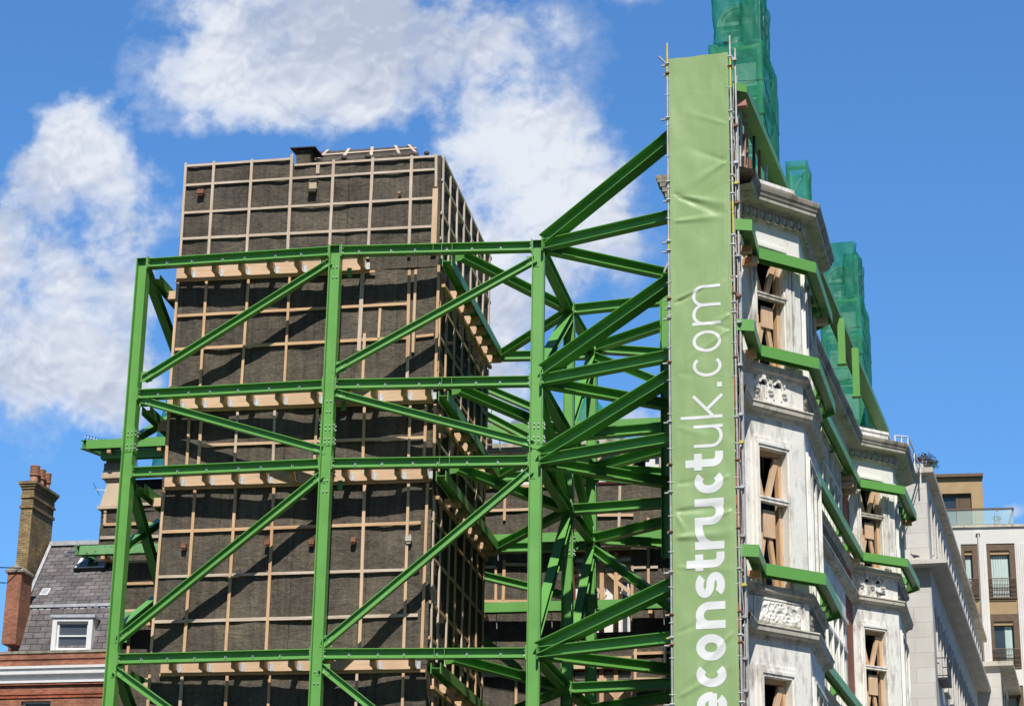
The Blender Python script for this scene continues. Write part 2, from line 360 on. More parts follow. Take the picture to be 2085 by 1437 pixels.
# ================================================================ GREEN STEEL FRAME
ZL = [23.22, 19.38, 17.18, 12.10, 8.3]
A, B, C = V(-10.34, 56.21, 0), V(-4.87, 55.0, 0), V(0.68, 54.37, 0)
D, E_ = V(1.67, 59.37, 0), V(2.47, 62.78, 0)
F_ = V(-0.40, 62.5, 0); G_ = F_-dirv(10.1)*8.05
AZT = 100.1                                    # tower front direction, left to right
TL = V(-9.45, 56.708, 0); TR = V(-2.085, 55.398, 0)
A2 = A+V(0.25, 0.3, 0)+dirv(10.1)*7.6
W1 = V(5.15, 51.35, 0); W2 = V(6.62, 57.5, 0); W2b = V(6.75, 58.0, 0); W3 = V(8.3, 63.6, 0)
frame = thing('shoring_structure', 'tall bolted green steel frame of columns, beams and diagonals propping the felt covered tower', 'steel frame', (-4.87, 55.0, 0))
def up3(p, z): return V(p.x, p.y, z)
def bolt(mb, c, n, r=0.018):
    n = Vector(n).normalized(); mb.tube(Vector(c), Vector(c)+n*0.035, r, 6); 
def bolts_on(mb, c, n, right, up, nx, nz, sx, sz):
    for i in range(nx):
        for j in range(nz):
            bolt(mb, Vector(c)+Vector(right)*(i-(nx-1)/2)*sx+Vector(up)*(j-(nz-1)/2)*sz, n)
def member(name, p, q, h, b, up=(0, 0, 1), trim0=0.15, trim1=0.15, bolts=True, stiff=(), parent=None, mat=None, plates=True):
    p, q = Vector(p), Vector(q); a = (q-p).normalized(); p2, q2 = p+a*trim0, q-a*trim1
    m = MB().ibeam(p2, q2, h, b, up)
    if plates and trim0 > 0.05: m.plate(p2, a, up, b+0.04, h+0.10, 0.03)
    if plates and trim1 > 0.05: m.plate(q2, a, up, b+0.04, h+0.10, 0.03)
    u = (Vector(up)-a*Vector(up).dot(a)).normalized(); r = a.cross(u)
    for t in stiff:
        c = p2.lerp(q2, t)
        for sg in (-1, 1): m.box(c+r*sg*0.008-u*(h/2-0.021)-a*0.006, a*0.012, r*sg*(b/2-0.012), u*(h-0.042))
    ob = m.build(name, mat or GREEN, parent or frame)
    if not plates:
        for c, s_ in ((p2, 1), (q2, -1)):
            cc = c+a*s_*0.12; hz = V(a.x, a.y, 0).normalized()*s_; nn = V(hz.y*s_, -hz.x*s_, 0)
            gm = MB(); gb = MB(); gm.box(cc-hz*0.20-V(0, 0, 0.15)+nn*0.010, hz*0.34, nn*0.014, V(0, 0, 0.30))
            for k_ in (-0.06, 0.06): bolt(gb, cc+a*s_*0.03+u*k_+nn*0.025, nn, 0.022)
            gm.build('gusset_plate', GREEN, ob); gb.build('bolt_set', GALV, ob)
        bolts = False
    if bolts:
        mb = MB()
        for c, s_ in ((p2, 1), (q2, -1)):
            for jj in (-1, 1):
                for rr in (-1, 1):
                    bolt(mb, c+a*s_*0.016+u*jj*(h/2-0.065)+r*rr*0.075, a*s_, 0.02)
        mb.build('bolt_set', GALV, ob)
    return ob
# front columns
def column(p, z0, z1, face_az, splice=None, h=0.31, b=0.31, pairs=(), nm='column'):
    a = dirv(face_az); m = MB().ibeam(up3(p, z0), up3(p, z1), h, b, up=a, tf=0.024, tw=0.018)
    n = V(a.y, -a.x, 0)
    m.box(up3(p, z1)-a*(h/2)-n*(b/2), a*h, n*b, V(0, 0, 0.012))
    if splice:
        m.box(up3(p, splice-0.32)-a*(h/2-0.03)+n*0.0095, a*(h-0.06), n*0.016, V(0, 0, 0.64))
        for sg in (-1, 1):
            m.box(up3(p, splice-0.34)+a*sg*(h/2+0.001)-n*(b/2-0.01), a*sg*0.018, n*(b-0.02), V(0, 0, 0.68))
    ob = m.build(nm, GREEN, frame)
    mb = MB()
    if splice:
        for k in (-0.24, -0.13, 0.13, 0.24):
            bolts_on(mb, up3(p, splice+k)+n*0.0255, n, a, (0, 0, 1), 2, 1, 0.11, 0.1)
            for sg in (-1, 1): bolts_on(mb, up3(p, splice+k)+a*sg*(h/2+0.02), a*sg, n, (0, 0, 1), 2, 1, 0.17, 0.1)
    for zz in pairs:
        for dz in (-0.75, -0.45): bolts_on(mb, up3(p, zz+dz)+n*0.0095, n, a, (0, 0, 1), 2, 1, 0.10, 0.1)
    if mb.v: mb.build('bolt_set', GALV, ob)
    return ob
zt = ZL[0]+0.13
column(A, 0, zt, 102.5, ZL[1]-1.29, pairs=())
column(B, 0, zt, 99.5, ZL[1]-1.38, pairs=(ZL[0], ZL[1], ZL[2], ZL[3]))
column(C, 0, zt, 96.5, ZL[1]-1.42, h=0.34)
column(D, 0, ZL[0]+0.1, 100, ZL[2]-1.05)
column(E_, 0, ZL[0]+0.1, 100, ZL[2]-1.9)
column(A2, 0, ZL[0]-0.1, 100)
up = V(0, 0, 1)
for k, z in enumerate(ZL):
    member('beam', up3(A, z), up3(B, z), 0.26, 0.26, trim0=0.17, trim1=0.17)
    member('beam', up3(B, z), up3(C, z), 0.26, 0.26, trim0=0.17, trim1=0.19, stiff=(0.485, 0.53, 0.585) if k == 0 else (0.55, 0.60))
    zs = z-0.38
    for (p_, q_) in ((A, B), (B, C)):
        e_ = (q_-p_).normalized(); n_ = V(e_.y, -e_.x, 0); L_ = (q_-p_).length; t_ = 0.75
        while t_ < L_-0.5:
            am = MB(); c_ = up3(p_, z)+e_*(t_+random.uniform(-.12, .12))+n_*0.008-V(0, 0, 0.01); am.plate(c_+n_*0.004, n_, (0.3, 0, 1), 0.06, 0.06, 0.008); am.tube(c_, c_+n_*0.07, 0.011, 6); am.tube(c_+n_*0.055, c_+n_*0.06-V(0.01, 0, 0.055), 0.008, 5); t_ += 0.78; am.build('hook_bolt', GALV, frame)
    # waling beams on the tower sides, laid flat
    member('waling_beam', up3(G_, zs), up3(F_, zs), 0.27, 0.27, up=dirv(100.1), trim0=0, trim1=0, bolts=False, stiff=(0.25, 0.5, 0.75))
    member('waling_beam', up3(A+V(0.35, 0.15, 0), zs), up3(A2, zs), 0.25, 0.25, up=dirv(100.1), trim0=0, trim1=0, bolts=False)
    member('beam', up3(V(-1.56, 54.95, 0), z-0.0), up3(D, z), 0.25, 0.25, trim0=0.14, trim1=0.17)
    member('beam', up3(F_, zs), up3(D, z), 0.22, 0.22, trim0=0.1, trim1=0.17)
    member('beam', up3(F_+V(-1.2, 0.2, 0), zs), up3(E_, z-0.2), 0.27, 0.27, trim0=0, trim1=0.17)
    member('beam', up3(C, z), up3(D, z), 0.27, 0.27, trim0=0.17, trim1=0.17)
    member('beam', up3(D, z), up3(E_, z), 0.25, 0.25, trim0=0.17, trim1=0.17)
    member('beam', up3(C, z), up3(W1, z), 0.28, 0.28, trim0=0.2, trim1=0)
    member('beam', up3(C, z), up3(W2, z), 0.28, 0.28, trim0=0.24, trim1=0)
    member('beam', up3(D, z), up3(W2, z-0.02), 0.28, 0.28, trim0=0.17, trim1=0.3)
    member('beam', up3(E_, z), up3(W2b, z), 0.28, 0.28, trim0=0.17, trim1=0.0)
    member('beam', up3(E_, z), up3(W3, z-0.0), 0.27, 0.27, trim0=0.17, trim1=0)
# inclined props from the third column up to the retained facade
azw = math.degrees(math.atan2(W1.x-C.x, W1.y-C.y)); dw = (W1-C).length
def inclined(pxA, pxB, p, q, end, h=0.30, b=0.30, t0=0.1, t1=0.0, nm='diagonal_brace', **kw):
    az = math.degrees(math.atan2(q.x-p.x, q.y-p.y)); P = atP(*pxA, p, az); Q = atP(*pxB, p, az)
    if end is not None:
        d0 = (V(P.x, P.y, 0)-V(p.x, p.y, 0)).length; s = ((V(Q.x, Q.y, 0)-V(p.x, p.y, 0)).length-d0)
        Q = P+(Q-P)*((end-d0)/s)
    return member(nm, P, Q, h, b, trim0=t0, trim1=t1, **kw)
for ya, yb in (((1108, 492), (1360, 287)), ((1106, 757), (1360, 577)), ((1101, 930), (1360, 771)), ((1096, 1322), (1360, 1196))):
    inclined(ya, yb, C, W1, dw, h=0.32, b=0.38, t0=0.02, bolts=False)
inclined((1090, 1715), (1360, 1600), C, W1, dw, h=0.32, b=0.38, t0=0.02, bolts=False)
# face diagonals of the two front bays (pixel ends projected on the bay planes)
dd = dict(h=0.2, b=0.2, t0=-0.10, t1=-0.10, plates=False)
for a_, b_ in (((300, 768), (668, 538)), ((297, 817), (650, 915)), ((248, 1297), (650, 972)), ((240, 1366), (560, 1600))):
    inclined(a_, b_, A, B, None, **dd)
for a_, b_ in (((692, 748), (1084, 532)), ((692, 803), (1078, 903)), ((665, 1306), (1076, 962)), ((660, 1362), (1080, 1700))):
    inclined(a_, b_, B, C, None, **dd)
# side diagonals, left of the tower
for k, (z0, z1) in enumerate(((ZL[0]-0.1, ZL[1]-0.3), (ZL[2]-0.2, ZL[3]+0.5), (ZL[3]-0.2, ZL[4]))):
    member('diagonal_brace', up3(A+V(0.05, 0.25, 0), z0), up3(A2 if k == 0 else A.lerp(A2, 0.72), z1), 0.24, 0.24, trim0=0.05, trim1=0.1)
for a_, b_ in (((262, 900), (330, 862)), ((245, 1118), (322, 1066)), ((232, 1290), (310, 1226))):
    inclined(a_, b_, A, A2, 4.6, h=0.2, b=0.2, t0=0.35, bolts=False)
# diagonals between the inner columns
for z0, z1 in ((ZL[0]-0.15, ZL[1]+0.25), (ZL[2]-0.15, ZL[3]+0.35)):
    member('diagonal_brace', up3(D, z0), up3(C, z1), 0.25, 0.25, trim0=0.18, trim1=0.25)
    member('diagonal_brace', up3(E_, z0-0.1), up3(D, z1), 0.25, 0.25, trim0=0.18, trim1=0.25)
member('diagonal_brace', up3(C, ZL[1]-0.2), up3(D, ZL[2]+0.2), 0.22, 0.22, trim0=0.2, trim1=0.2)
member('diagonal_brace', up3(D, ZL[1]-0.2), up3(E_, ZL[2]+0.2), 0.22, 0.22, trim0=0.2, trim1=0.2)
for z0, z1 in ((ZL[0]-0.2, ZL[1]+0.2), (ZL[1]-0.2, ZL[2]+0.2), (ZL[2]-0.2, ZL[3]+0.3), (ZL[3]-0.2, ZL[4]+0.2)):
    member('diagonal_brace', up3(E_, z0), up3(W2b, z1), 0.25, 0.25, trim0=0.2, trim1=0.1, bolts=False)
for a_, b_, Y in (((980, 786), (1150, 858), 65.4), ((975, 838), (1160, 935), 65.0), ((975, 1170), (1150, 1212), 66.0), ((968, 1290), (1060, 1365), 66.2)):
    member('diagonal_brace', atY(*a_, Y), atY(*b_, Y), 0.24, 0.24, trim0=0, trim1=0, bolts=False)
# upright waling post behind the banner
pp = atY(1359, 900, 56.3)
column(V(pp.x, pp.y, 0), 15.1, 23.2, 106)
# knife brackets carrying the walings (small plates behind column B)
for z in ZL[:4]:
    c = up3(B+V(0.30, 0.28, 0), z-0.62)
    MB().box(c, dirv(100)*0.13, V(0.0, 0.015, 0), V(0, 0, 0.26)).build('bracket_plate', GREEN, frame)

# ================================================================ FELT COVERED TOWER
ZT = 26.5
tower = thing('sheeted_tower', 'tall tower wrapped in dark grey felt with a grid of timber battens', 'tower', (-5.4, 59.6, 0))
FT = Fr(TL, q=TR); FS = Fr(TR, 10.1); LT = FT.L; LS = 7.62
def felt_sheet(fr, u0, u1, z0, z1, parent, amp=0.022, seed=0, d=0.0, step=0.09, mat=None, sag=True, name='felt_sheet'):
    nu = max(2, int((u1-u0)/step)); nz = max(2, int((z1-z0)/step)); vs = []; fs = []
    for j in range(nz+1):
        for i in range(nu+1):
            u = u0+(u1-u0)*i/nu; z = z0+(z1-z0)*j/nz
            w = noise.fractal(Vector((u*0.8+seed, z*0.8, seed*1.3)), 1.3, 2.1, 2)*amp+noise.noise(Vector((u*1.6+seed, z*2.2, 3.1)))*amp*0.2
            w += -abs(noise.noise(Vector((u*1.5+seed+0.6*z, z*0.5, 9.1+seed))))*amp*0.9
            e = min(u-u0, u1-u, 0.35)/0.35
            vs.append(fr.pt(u, z, d+w*(0.3+0.7*max(0, e))))
    for j in range(nz):
        for i in range(nu):
            a = j*(nu+1)+i; fs.append((a, a+1, a+nu+2, a+nu+1))
    m = MB().add(vs, fs, None, True)
    for j in range(nz+1):
        for i in range(nu+1): m.uvv[j*(nu+1)+i] = (u0+(u1-u0)*i/nu+seed*7.3, z0+(z1-z0)*j/nz)
    return m.build(name, mat or FELT, parent)
core = MB(); P = [FT.pt(0.0, 0, -0.12), FT.pt(LT, 0, -0.12)]
c0, c1 = FT.pt(0.1, 0, -0.12), FT.pt(LT-0.1, 0, -0.12); back = dirv(10.1)*(LS-0.2)
core.box(c0, c1-c0, back, V(0, 0, ZT-0.3))
core.build('core', VOID, tower)
zones = [(0, 12.02), (11.98, 17.0), (17.0, 19.2), (19.2, 23.0), (23.0, ZT)]
ZT2 = ZT-0.17; us_ = FT.uz(597, 340)[0]
for i, (a_, b_) in enumerate(zones):
    if i == 4:
        felt_sheet(FT, -0.02, us_, a_, ZT, tower, 0.06, i*3.7, 0.0); felt_sheet(FT, us_, LT+0.02, a_, ZT2, tower, 0.06, i*3.7+1, 0.0); felt_sheet(FS, 0, LS, a_, ZT2, tower, 0.05, i*5.1+40, 0.0); continue
    felt_sheet(FT, -0.02, LT+0.02, a_ if a_ else 5, b_, tower, 0.06, i*3.7, 0.0)
    felt_sheet(FS, -0.0, LS, a_ if a_ else 5, b_, tower, 0.05, i*5.1+40, 0.0)
FB = Fr(FT.pt(LT, 0)+dirv(10.1)*LS, q=FT.pt(0, 0)+dirv(10.1)*LS); FLs = Fr(FB.pt(FB.L, 0), q=FT.pt(0, 0))
MB().add([FB.pt(0, 5), FB.pt(FB.L, 5), FB.pt(FB.L, ZT), FB.pt(0, ZT)], [(0, 1, 2, 3)]).build('felt_sheet', FELT, tower)
felt_sheet(FLs, 0, FLs.L, 5, ZT, tower, 0.03, 77, 0.0)
# bunched hems of felt just above each ledger
def batten(fr, a_, b_, d=0.055, w=0.085, t=0.045, mat=TIMB, parent=tower, name='batten'):
    j_ = random.uniform(-.018, .018); v_ = abs(b_[1]-a_[1]) > abs(b_[0]-a_[0])
    p, q = fr.pt(a_[0]+(j_ if v_ else 0), a_[1]+(0 if v_ else j_), d), fr.pt(b_[0]-(j_ if v_ else 0), b_[1]-(0 if v_ else j_), d)
    w *= random.uniform(0.86, 1.06); mat = random.choice([TIMB, TIMB, TIMBP, TIMBG]) if mat is TIMB else mat
    return MB().bar(p, q, t, w, up=(q-p).cross(fr.n)).build(name, mat, parent)
def vb(px, py, z0, z1, mat=TIMB, fr=FT, parent=tower, w=0.078, du=0.0):
    u, _ = fr.uz(px, py); batten(fr, (u, z0), (u+du, z1), 0.066, w, 0.05, mat, parent)
def hb(l, r, u0, u1, mat=TIMB, fr=FT, parent=tower, w=0.085, d=0.05):
    z0, z1 = fr.uz(*l)[1], fr.uz(*r)[1]; zz = lambda u: z0+(z1-z0)*(u-u0)/(u1-u0)
    batten(fr, (u0, z0), (u1, z1), d, w, 0.045, mat, parent)
U = lambda x, y: FT.uz(x, y)[0]
# zone above the first waling
for x in (376, 433, 510, 592, 677, 756, 837): vb(x, 410, 23.3, ZT+0.01 if x < 592 else (ZT+0.10 if x == 592 else ZT2+0.02), TIMBG)
vb(889, 350, 25.35, ZT2+0.02, TIMBG); vb(886, 440, 23.3, 25.3, TIMBP, w=0.15)
batten(FT, (0.05, ZT-0.06), (us_-0.05, ZT-0.06), 0.05, 0.072, 0.045, TIMBG); batten(FT, (us_+0.05, ZT2-0.06), (LT-0.1, ZT2-0.05), 0.05, 0.072, 0.045, TIMBG)
for l, r in (((400, 377), (880, 347)), ((400, 432), (880, 408)), ((400, 488), (880, 463))): 
    z0 = FT.uz(*l)[1]; z1 = FT.uz(*r)[1]; zm = (z0+z1)/2
    batten(FT, (0.05, zm+random.uniform(-.03, .03)), (LT-0.1, zm+random.uniform(-.03, .03)), 0.05, 0.072, 0.045, TIMBG)
# second zone
for x in (362, 421, 505, 590): vb(x, 600, 19.45, 22.95, TIMB)
vb(739, 560, 20.6, 22.9, TIMB, w=0.12); vb(743, 700, 19.45, 21.1, TIMBP); vb(774, 655, FT.uz(774, 690)[1], FT.uz(774, 630)[1], TIMBP)
vb(834, 600, 20.3, 22.9, TIMB); vb(832, 720, 19.45, 21.0, TIMB); vb(846, 600, 20.5, 22.9, TIMBP); vb(893, 600, 19.45, 23.0, TIMB)
zr = (FT.uz(400, 642)[1]+FT.uz(800, 624)[1])/2; batten(FT, (0.1, zr), (U(832, 625), zr+0.03), 0.05)
zr = (FT.uz(400, 712)[1]+FT.uz(840, 685)[1])/2; batten(FT, (0.1, zr-0.03), (U(834, 690), zr), 0.05); batten(FT, (U(848, 680), zr+0.05), (LT-0.05, zr+0.05), 0.05)
# third zone
for x in (344, 386, 410, 483, 560, 645, 742, 835, 867): vb(x, 880, 17.3, 18.98, TIMB)
vb(886, 880, 17.3, 19.0, TIMB)
zr = FT.uz(600, 900)[1]; batten(FT, (U(412, 900), zr-0.02), (U(868, 900), zr), 0.05)
# fourth zone
for x in (322, 388, 471, 553, 645, 739, 830): vb(x, 1150, 12.2, 16.8, TIMB, du=random.uniform(-.05, .05))
vb(866, 1150, 12.2, 16.8, TIMB)
for y in (1074, 1167, 1259):
    zr = FT.uz(600, y)[1]; batten(FT, (0.05, zr-0.03), (LT-0.25, zr+0.03), 0.05)
# fifth zone
for x in (306, 370, 463, 550, 640, 728, 822): vb(x, 1400, 7, 11.8, TIMB)
zr = FT.uz(780, 1364)[1]; batten(FT, (U(700, 1364), zr), (LT-0.3, zr), 0.05); batten(FT, (0.1, 9.6), (LT-0.1, 9.6), 0.05)
# side battens
for u in (0.12, 1.0, 2.15, 3.2, 4.3, 5.35, 6.4, 7.4):
    for (a_, b_) in ((23.3, ZT2-0.0), (19.5, 22.6), (12.2, 16.6)):
        batten(FS, (u+random.uniform(-.12, .12), a_), (u+random.uniform(-.12, .12), b_+random.uniform(-0.2, 0)), 0.066, 0.09, 0.05, TIMBG if a_ > 23 else TIMB)
for u in (0.6, 1.9, 3.1, 4.4, 5.9, 7.3): batten(FS, (u, 17.3), (u, 18.9), 0.066); batten(FS, (u, 7), (u, 11.7), 0.066)
for z in (26.27, 25.6, 24.6, 23.9, 22.0, 21.0, 20.1, 18.1, 15.9, 14.8, 13.6, 12.7, 10.5): batten(FS, (0.02, z+random.uniform(-.05, .05)), (LS, z+random.uniform(-.1, .1)), 0.05, 0.08, 0.045, TIMBG if z > 23 else TIMB)
# timber ledgers and packers at each waling
packs = [(384, 440, 494, 552, 608, 663, 735), (362, 407, 458, 511, 570, 642, 710, 762, 822, 870), (361, 421, 481, 539, 596, 650, 704, 749, 809, 862), (354, 415, 481, 539, 597, 670, 760, 837)]
py = (555, 810, 972, 1352)
for k in range(4):
    z = ZL[k]; xs = packs[k]; u0, u1 = max(0.02, U(xs[0], py[k])-0.3), min(LT-0.05, U(xs[-1], py[k])+0.12)
    m = MB(); FT.box(m, u0, u1, z-0.28, z+0.05, 0.06, 0.17, FT.a); m.build('ledger', TIMBP, tower)
    m = MB(); FT.box(m, u0-0.05, min(u1+0.3, LT), z-0.355, z-0.284, 0.05, 0.10, FT.a); m.build('ledger_board', TIMB, tower)
    for x in xs:
        u = U(x, py[k])+0.12; dd_ = (FT.pt(u, 0)-A).dot(Vector((0, 1, 0)))
        # distance from ledger to the back of the beam at this u
        pb = FT.pt(u, 0, 0.0)
        q0, q1 = (A, B) if pb.x < B.x else (B, C)
        e = (q1-q0).normalized(); nrm = V(e.y, -e.x, 0); dist = (q0-pb).dot(nrm)/FT.n.dot(nrm)
        m = MB(); FT.box(m, u-0.06, u+0.06, z-0.27, z-0.03, 0.173, dist-0.135, FT.n); o = m.build('packer', TIMB, tower)
        m = MB(); FT.box(m, u+0.062, u+0.075, z-0.275, z-0.05, 0.173, 0.27); FT.box(m, u+0.077, u+0.17, z-0.275, z-0.08, 0.173, 0.182)
        m.build('angle_bracket', GALV, o)
    # right side packers
    for u in (1.6, 2.7, 3.7, 4.6, 5.5, 6.4, 7.2):
        m = MB(); FS.box(m, u-0.07, u+0.07, z-0.62, z-0.38, 0.04, 0.50, FS.n); m.build('packer', TIMBP, tower)
    m = MB(); FS.box(m, 0.3, LS-0.1, z-0.72, z-0.63, 0.06, 0.16, FS.a); m.build('ledger_board', TIMB, tower)
# left side packer ends
    for u in (FLs.L-0.5, FLs.L-1.7):
        m = MB(); FLs.box(m, u-0.09, u+0.09, z-0.66, z-0.42, 0.02, 0.42, FLs.n); m.build('packer', TIMBP, tower)
# roof
m = MB(); r0 = FT.pt(0.05, ZT2-0.12, -0.02); m.box(r0, FT.a*(LT-0.1), dirv(10.1)*(LS-0.05), V(0, 0, 0.05)); m.build('roof', FELT, tower)
h0, h1, h2, h3 = atY(632, 330, 57.2), atY(852, 312, 56.9), atY(843, 297, 58.9), atY(652, 309, 59.2)
bk = dirv(10.1)*2.0-V(0, 0, 0.7); dn = V(0, 0, -0.35)
MB().add([h0, h1, h2, h3, h3+bk, h2+bk, h1+dn, h0+dn], [(0, 1, 2, 3), (3, 2, 5, 4), (0, 3, 4, 7), (1, 6, 5, 2), (0, 7, 6, 1)]).build('roof_hump', FELT, tower)
for t_ in (0.06, 0.30, 0.56, 0.82, 0.97):
    p, q = h0.lerp(h1, t_)+V(0, 0, 0.03), h3.lerp(h2, t_*0.94+0.03)+V(0, 0, 0.03); MB().bar(p, q, 0.09, 0.05).build('roof_batten', TIMBG, tower)
MB().bar(h0.lerp(h3, 0.45)+V(0, -0.02, 0.03), h1.lerp(h2, 0.45)+V(0, -0.02, 0.03), 0.08, 0.05, up=V(0, -1, 1)).build('roof_batten', TIMBG, tower)
# chimney cap hood
hb0 = atY(603, 326, 56.9); hb1 = atY(603, 306, 56.9)
m = MB(); m.box(V(hb0.x, hb0.y, hb0.z-0.2), FT.a*0.42, -FT.n*0.45, V(0, 0, hb1.z-hb0.z+0.2)); hood = m.build('vent_box', FELT, tower)
m = MB(); c_ = V(hb0.x, hb0.y, hb1.z+0.003)-FT.a*0.16+FT.n*0.14; m.hexa([c_, c_+FT.a*0.74, c_+FT.a*0.80-FT.n*0.75, c_+FT.a*0.06-FT.n*0.75, c_+V(0, 0, .03), c_+FT.a*0.74+V(0, 0, .03), c_+FT.a*0.80-FT.n*0.75+V(0, 0, .03), c_+FT.a*0.06-FT.n*0.75+V(0, 0, .03)]); m.build('cap_plate', DARK, hood)
for u, y, s_ in ((4.6, 0, 1), (5.3, 0, 1), (6.6, 0, .8), (7.0, 0, .9)):
    MB().ball(FT.pt(u, ZT+0.06, -0.3), 0.09*s_, 8, 5, (1, 1, 0.9)).build('felt_knot', FELT, tower)
# small fixings and holes on the front
def fixing(px, py, mat, w=0.13, h=0.12):
    u, z = FT.uz(px, py); m = MB(); FT.box(m, u-w/2, u+w/2, z-h/2, z+h/2, 0.02, 0.17)
    for s_ in (-1, 1): m.tube(FT.pt(u+s_*w*0.25, z-h/2-0.05, 0.12), FT.pt(u+s_*w*0.25, z+h/2+0.04, 0.12), 0.016, 6)
    m.box(FT.pt(u-w*0.35, z-h*0.9, 0.04), FT.a*w*0.7, FT.n*0.10, V(0, 0, h*0.35))
    m.build('wall_bracket', mat, tower)
for x, y in ((377, 1113), (547, 1106), (637, 1105), (722, 1101)): fixing(x, y, RUST)
fixing(834, 1098, STONEM, 0.16, 0.15); fixing(411, 394, RUST, 0.19, 0.12); fixing(815, 397, POT, 0.07, 0.05)
u, z = FT.uz(640, 381); m = MB(); FT.box(m, u-0.12, u+0.10, z-0.10, z+0.12, 0.02, 0.14); m.build('exposed_stone', STONEO, tower)
m = MB(); FT.box(m, u-0.15, u+0.09, z-0.20, z-0.11, 0.03, 0.16); FT.box(m, u-0.1, u+0.12, z+0.125, z+0.16, 0.03, 0.18); m.build('felt_flap', FELT, tower)
u, z = FT.uz(648, 347); m = MB(); FT.box(m, u-0.04, u+0.06, z-0.14, z+0.12, 0.03, 0.10); m.build('exposed_stone', TIMBG, tower)

# ================================================================ BANNER AND ITS SCAFFOLD
BP = V(3.98, 50.91, 0); FBn = Fr(BP, q=V(5.49, 50.455, 0)); BW = FBn.L; BT = 27.17; BB = 5.0
folds = [  # anchor px, far px, width, amp
 ((1370, 395), (1480, 440), 0.10, -0.055), ((1370, 398), (1470, 415), 0.07, 0.04), ((1372, 452), (1480, 440), 0.09, 0.045), ((1482, 328), (1392, 385), 0.12, 0.04),
 ((1482, 330), (1400, 300), 0.10, -0.02), ((1375, 618), (1490, 560), 0.08, -0.045), ((1375, 612), (1485, 565), 0.09, 0.04), ((1488, 640), (1440, 668), 0.09, 0.035), ((1490, 668), (1400, 735), 0.07, 0.028),
 ((1490, 672), (1440, 655), 0.06, -0.02), ((1488, 600), (1480, 640), 0.08, 0.02), ((1375, 1042), (1490, 1030), 0.10, -0.05), ((1376, 1095), (1490, 1085), 0.12, 0.055), ((1378, 1050), (1394, 1078), 0.05, 0.04),
 ((1490, 1040), (1440, 1062), 0.07, 0.035), ((1380, 1155), (1500, 1160), 0.08, 0.02), ((1495, 1285), (1390, 1400), 0.09, 0.035), ((1378, 1290), (1470, 1250), 0.10, -0.02), ((1380, 1420), (1500, 1350), 0.1, 0.03),
 ((1483, 255), (1400, 230), 0.08, 0.015), ((1376, 870), (1490, 900), 0.12, 0.012), ((1380, 760), (1480, 770), 0.15, -0.012), ((1485, 968), (1440, 1000), 0.07, 0.03), ((1378, 985), (1450, 975), 0.09, -0.02)]
FD = []
for a_, b_, w, am in folds: FD.append((Vector(FBn.uz(*a_)), Vector(FBn.uz(*b_)), w, am))
def wr(u, z):
    d = noise.noise(Vector((u*0.8, z*0.35, 1.7)))*0.03+noise.noise(Vector((u*2.2+z*0.6, z*1.1, 5.7)))*0.016+abs(noise.noise(Vector((u*1.1-z*0.9, z*0.5+u*0.6, 2.2))))*0.022
    p = Vector((u, z))
    for a_, b_, w, am in FD:
        if abs(z-a_.y) > 2.2: continue
        e = b_-a_; t = max(0, min(1, (p-a_).dot(e)/e.length_squared)); q = a_+e*t
        dist = (p-q).length; ww = w*(0.35+0.9*t); d += 1.0*am*(1-0.75*t)*math.exp(-(dist/ww)**2)*(min(1, t*8+0.2))
    edge = min(u, BW-u)/0.14
    return d*min(1, max(0.15, edge))
ban = thing('banner', 'long vertical light green vinyl banner with white lettering laced to scaffold tubes', 'banner', FBn.pt(BW/2, BB))
nu, nz = 40, 540; vs = []; fs = []
for j in range(nz+1):
    z = BB+(BT-BB)*j/nz
    for i in range(nu+1):
        u = BW*i/nu; sc = 0.0
        tie = abs(((z*1.0/0.87) % 1)-0.5)*2          # scalloped edge between ties
        if i == 0: sc = 0.02*(1-tie)
        if i == nu: sc = -0.02*(1-tie)
        top = 0.004*math.sin(u*9)*(1 if j == nz else 0)
        vs.append(FBn.pt(u+sc, z+top, 0.03+wr(u, z)))
for j in range(nz):
    for i in range(nu): a_ = j*(nu+1)+i; fs.append((a_, a_+1, a_+nu+2, a_+nu+1))
sheet = MB().add(vs, fs, None, True).build('sheet', BANNER, ban)
# hem bands welded along both sides
for u0, u1 in ((0.0, 0.085), (BW-0.085, BW)):
    vs = []; fs = []
    for j in range(nz+1):
        z = BB+(BT-BB)*j/nz
        for i in range(3): u = u0+(u1-u0)*i/2; vs.append(FBn.pt(u, z, 0.042+wr(u, z)))
    for j in range(nz):
        for i in range(2): a_ = j*3+i; fs.append((a_, a_+1, a_+4, a_+3))
    MB().add(vs, fs, None, True).build('hem', BANNER, sheet)
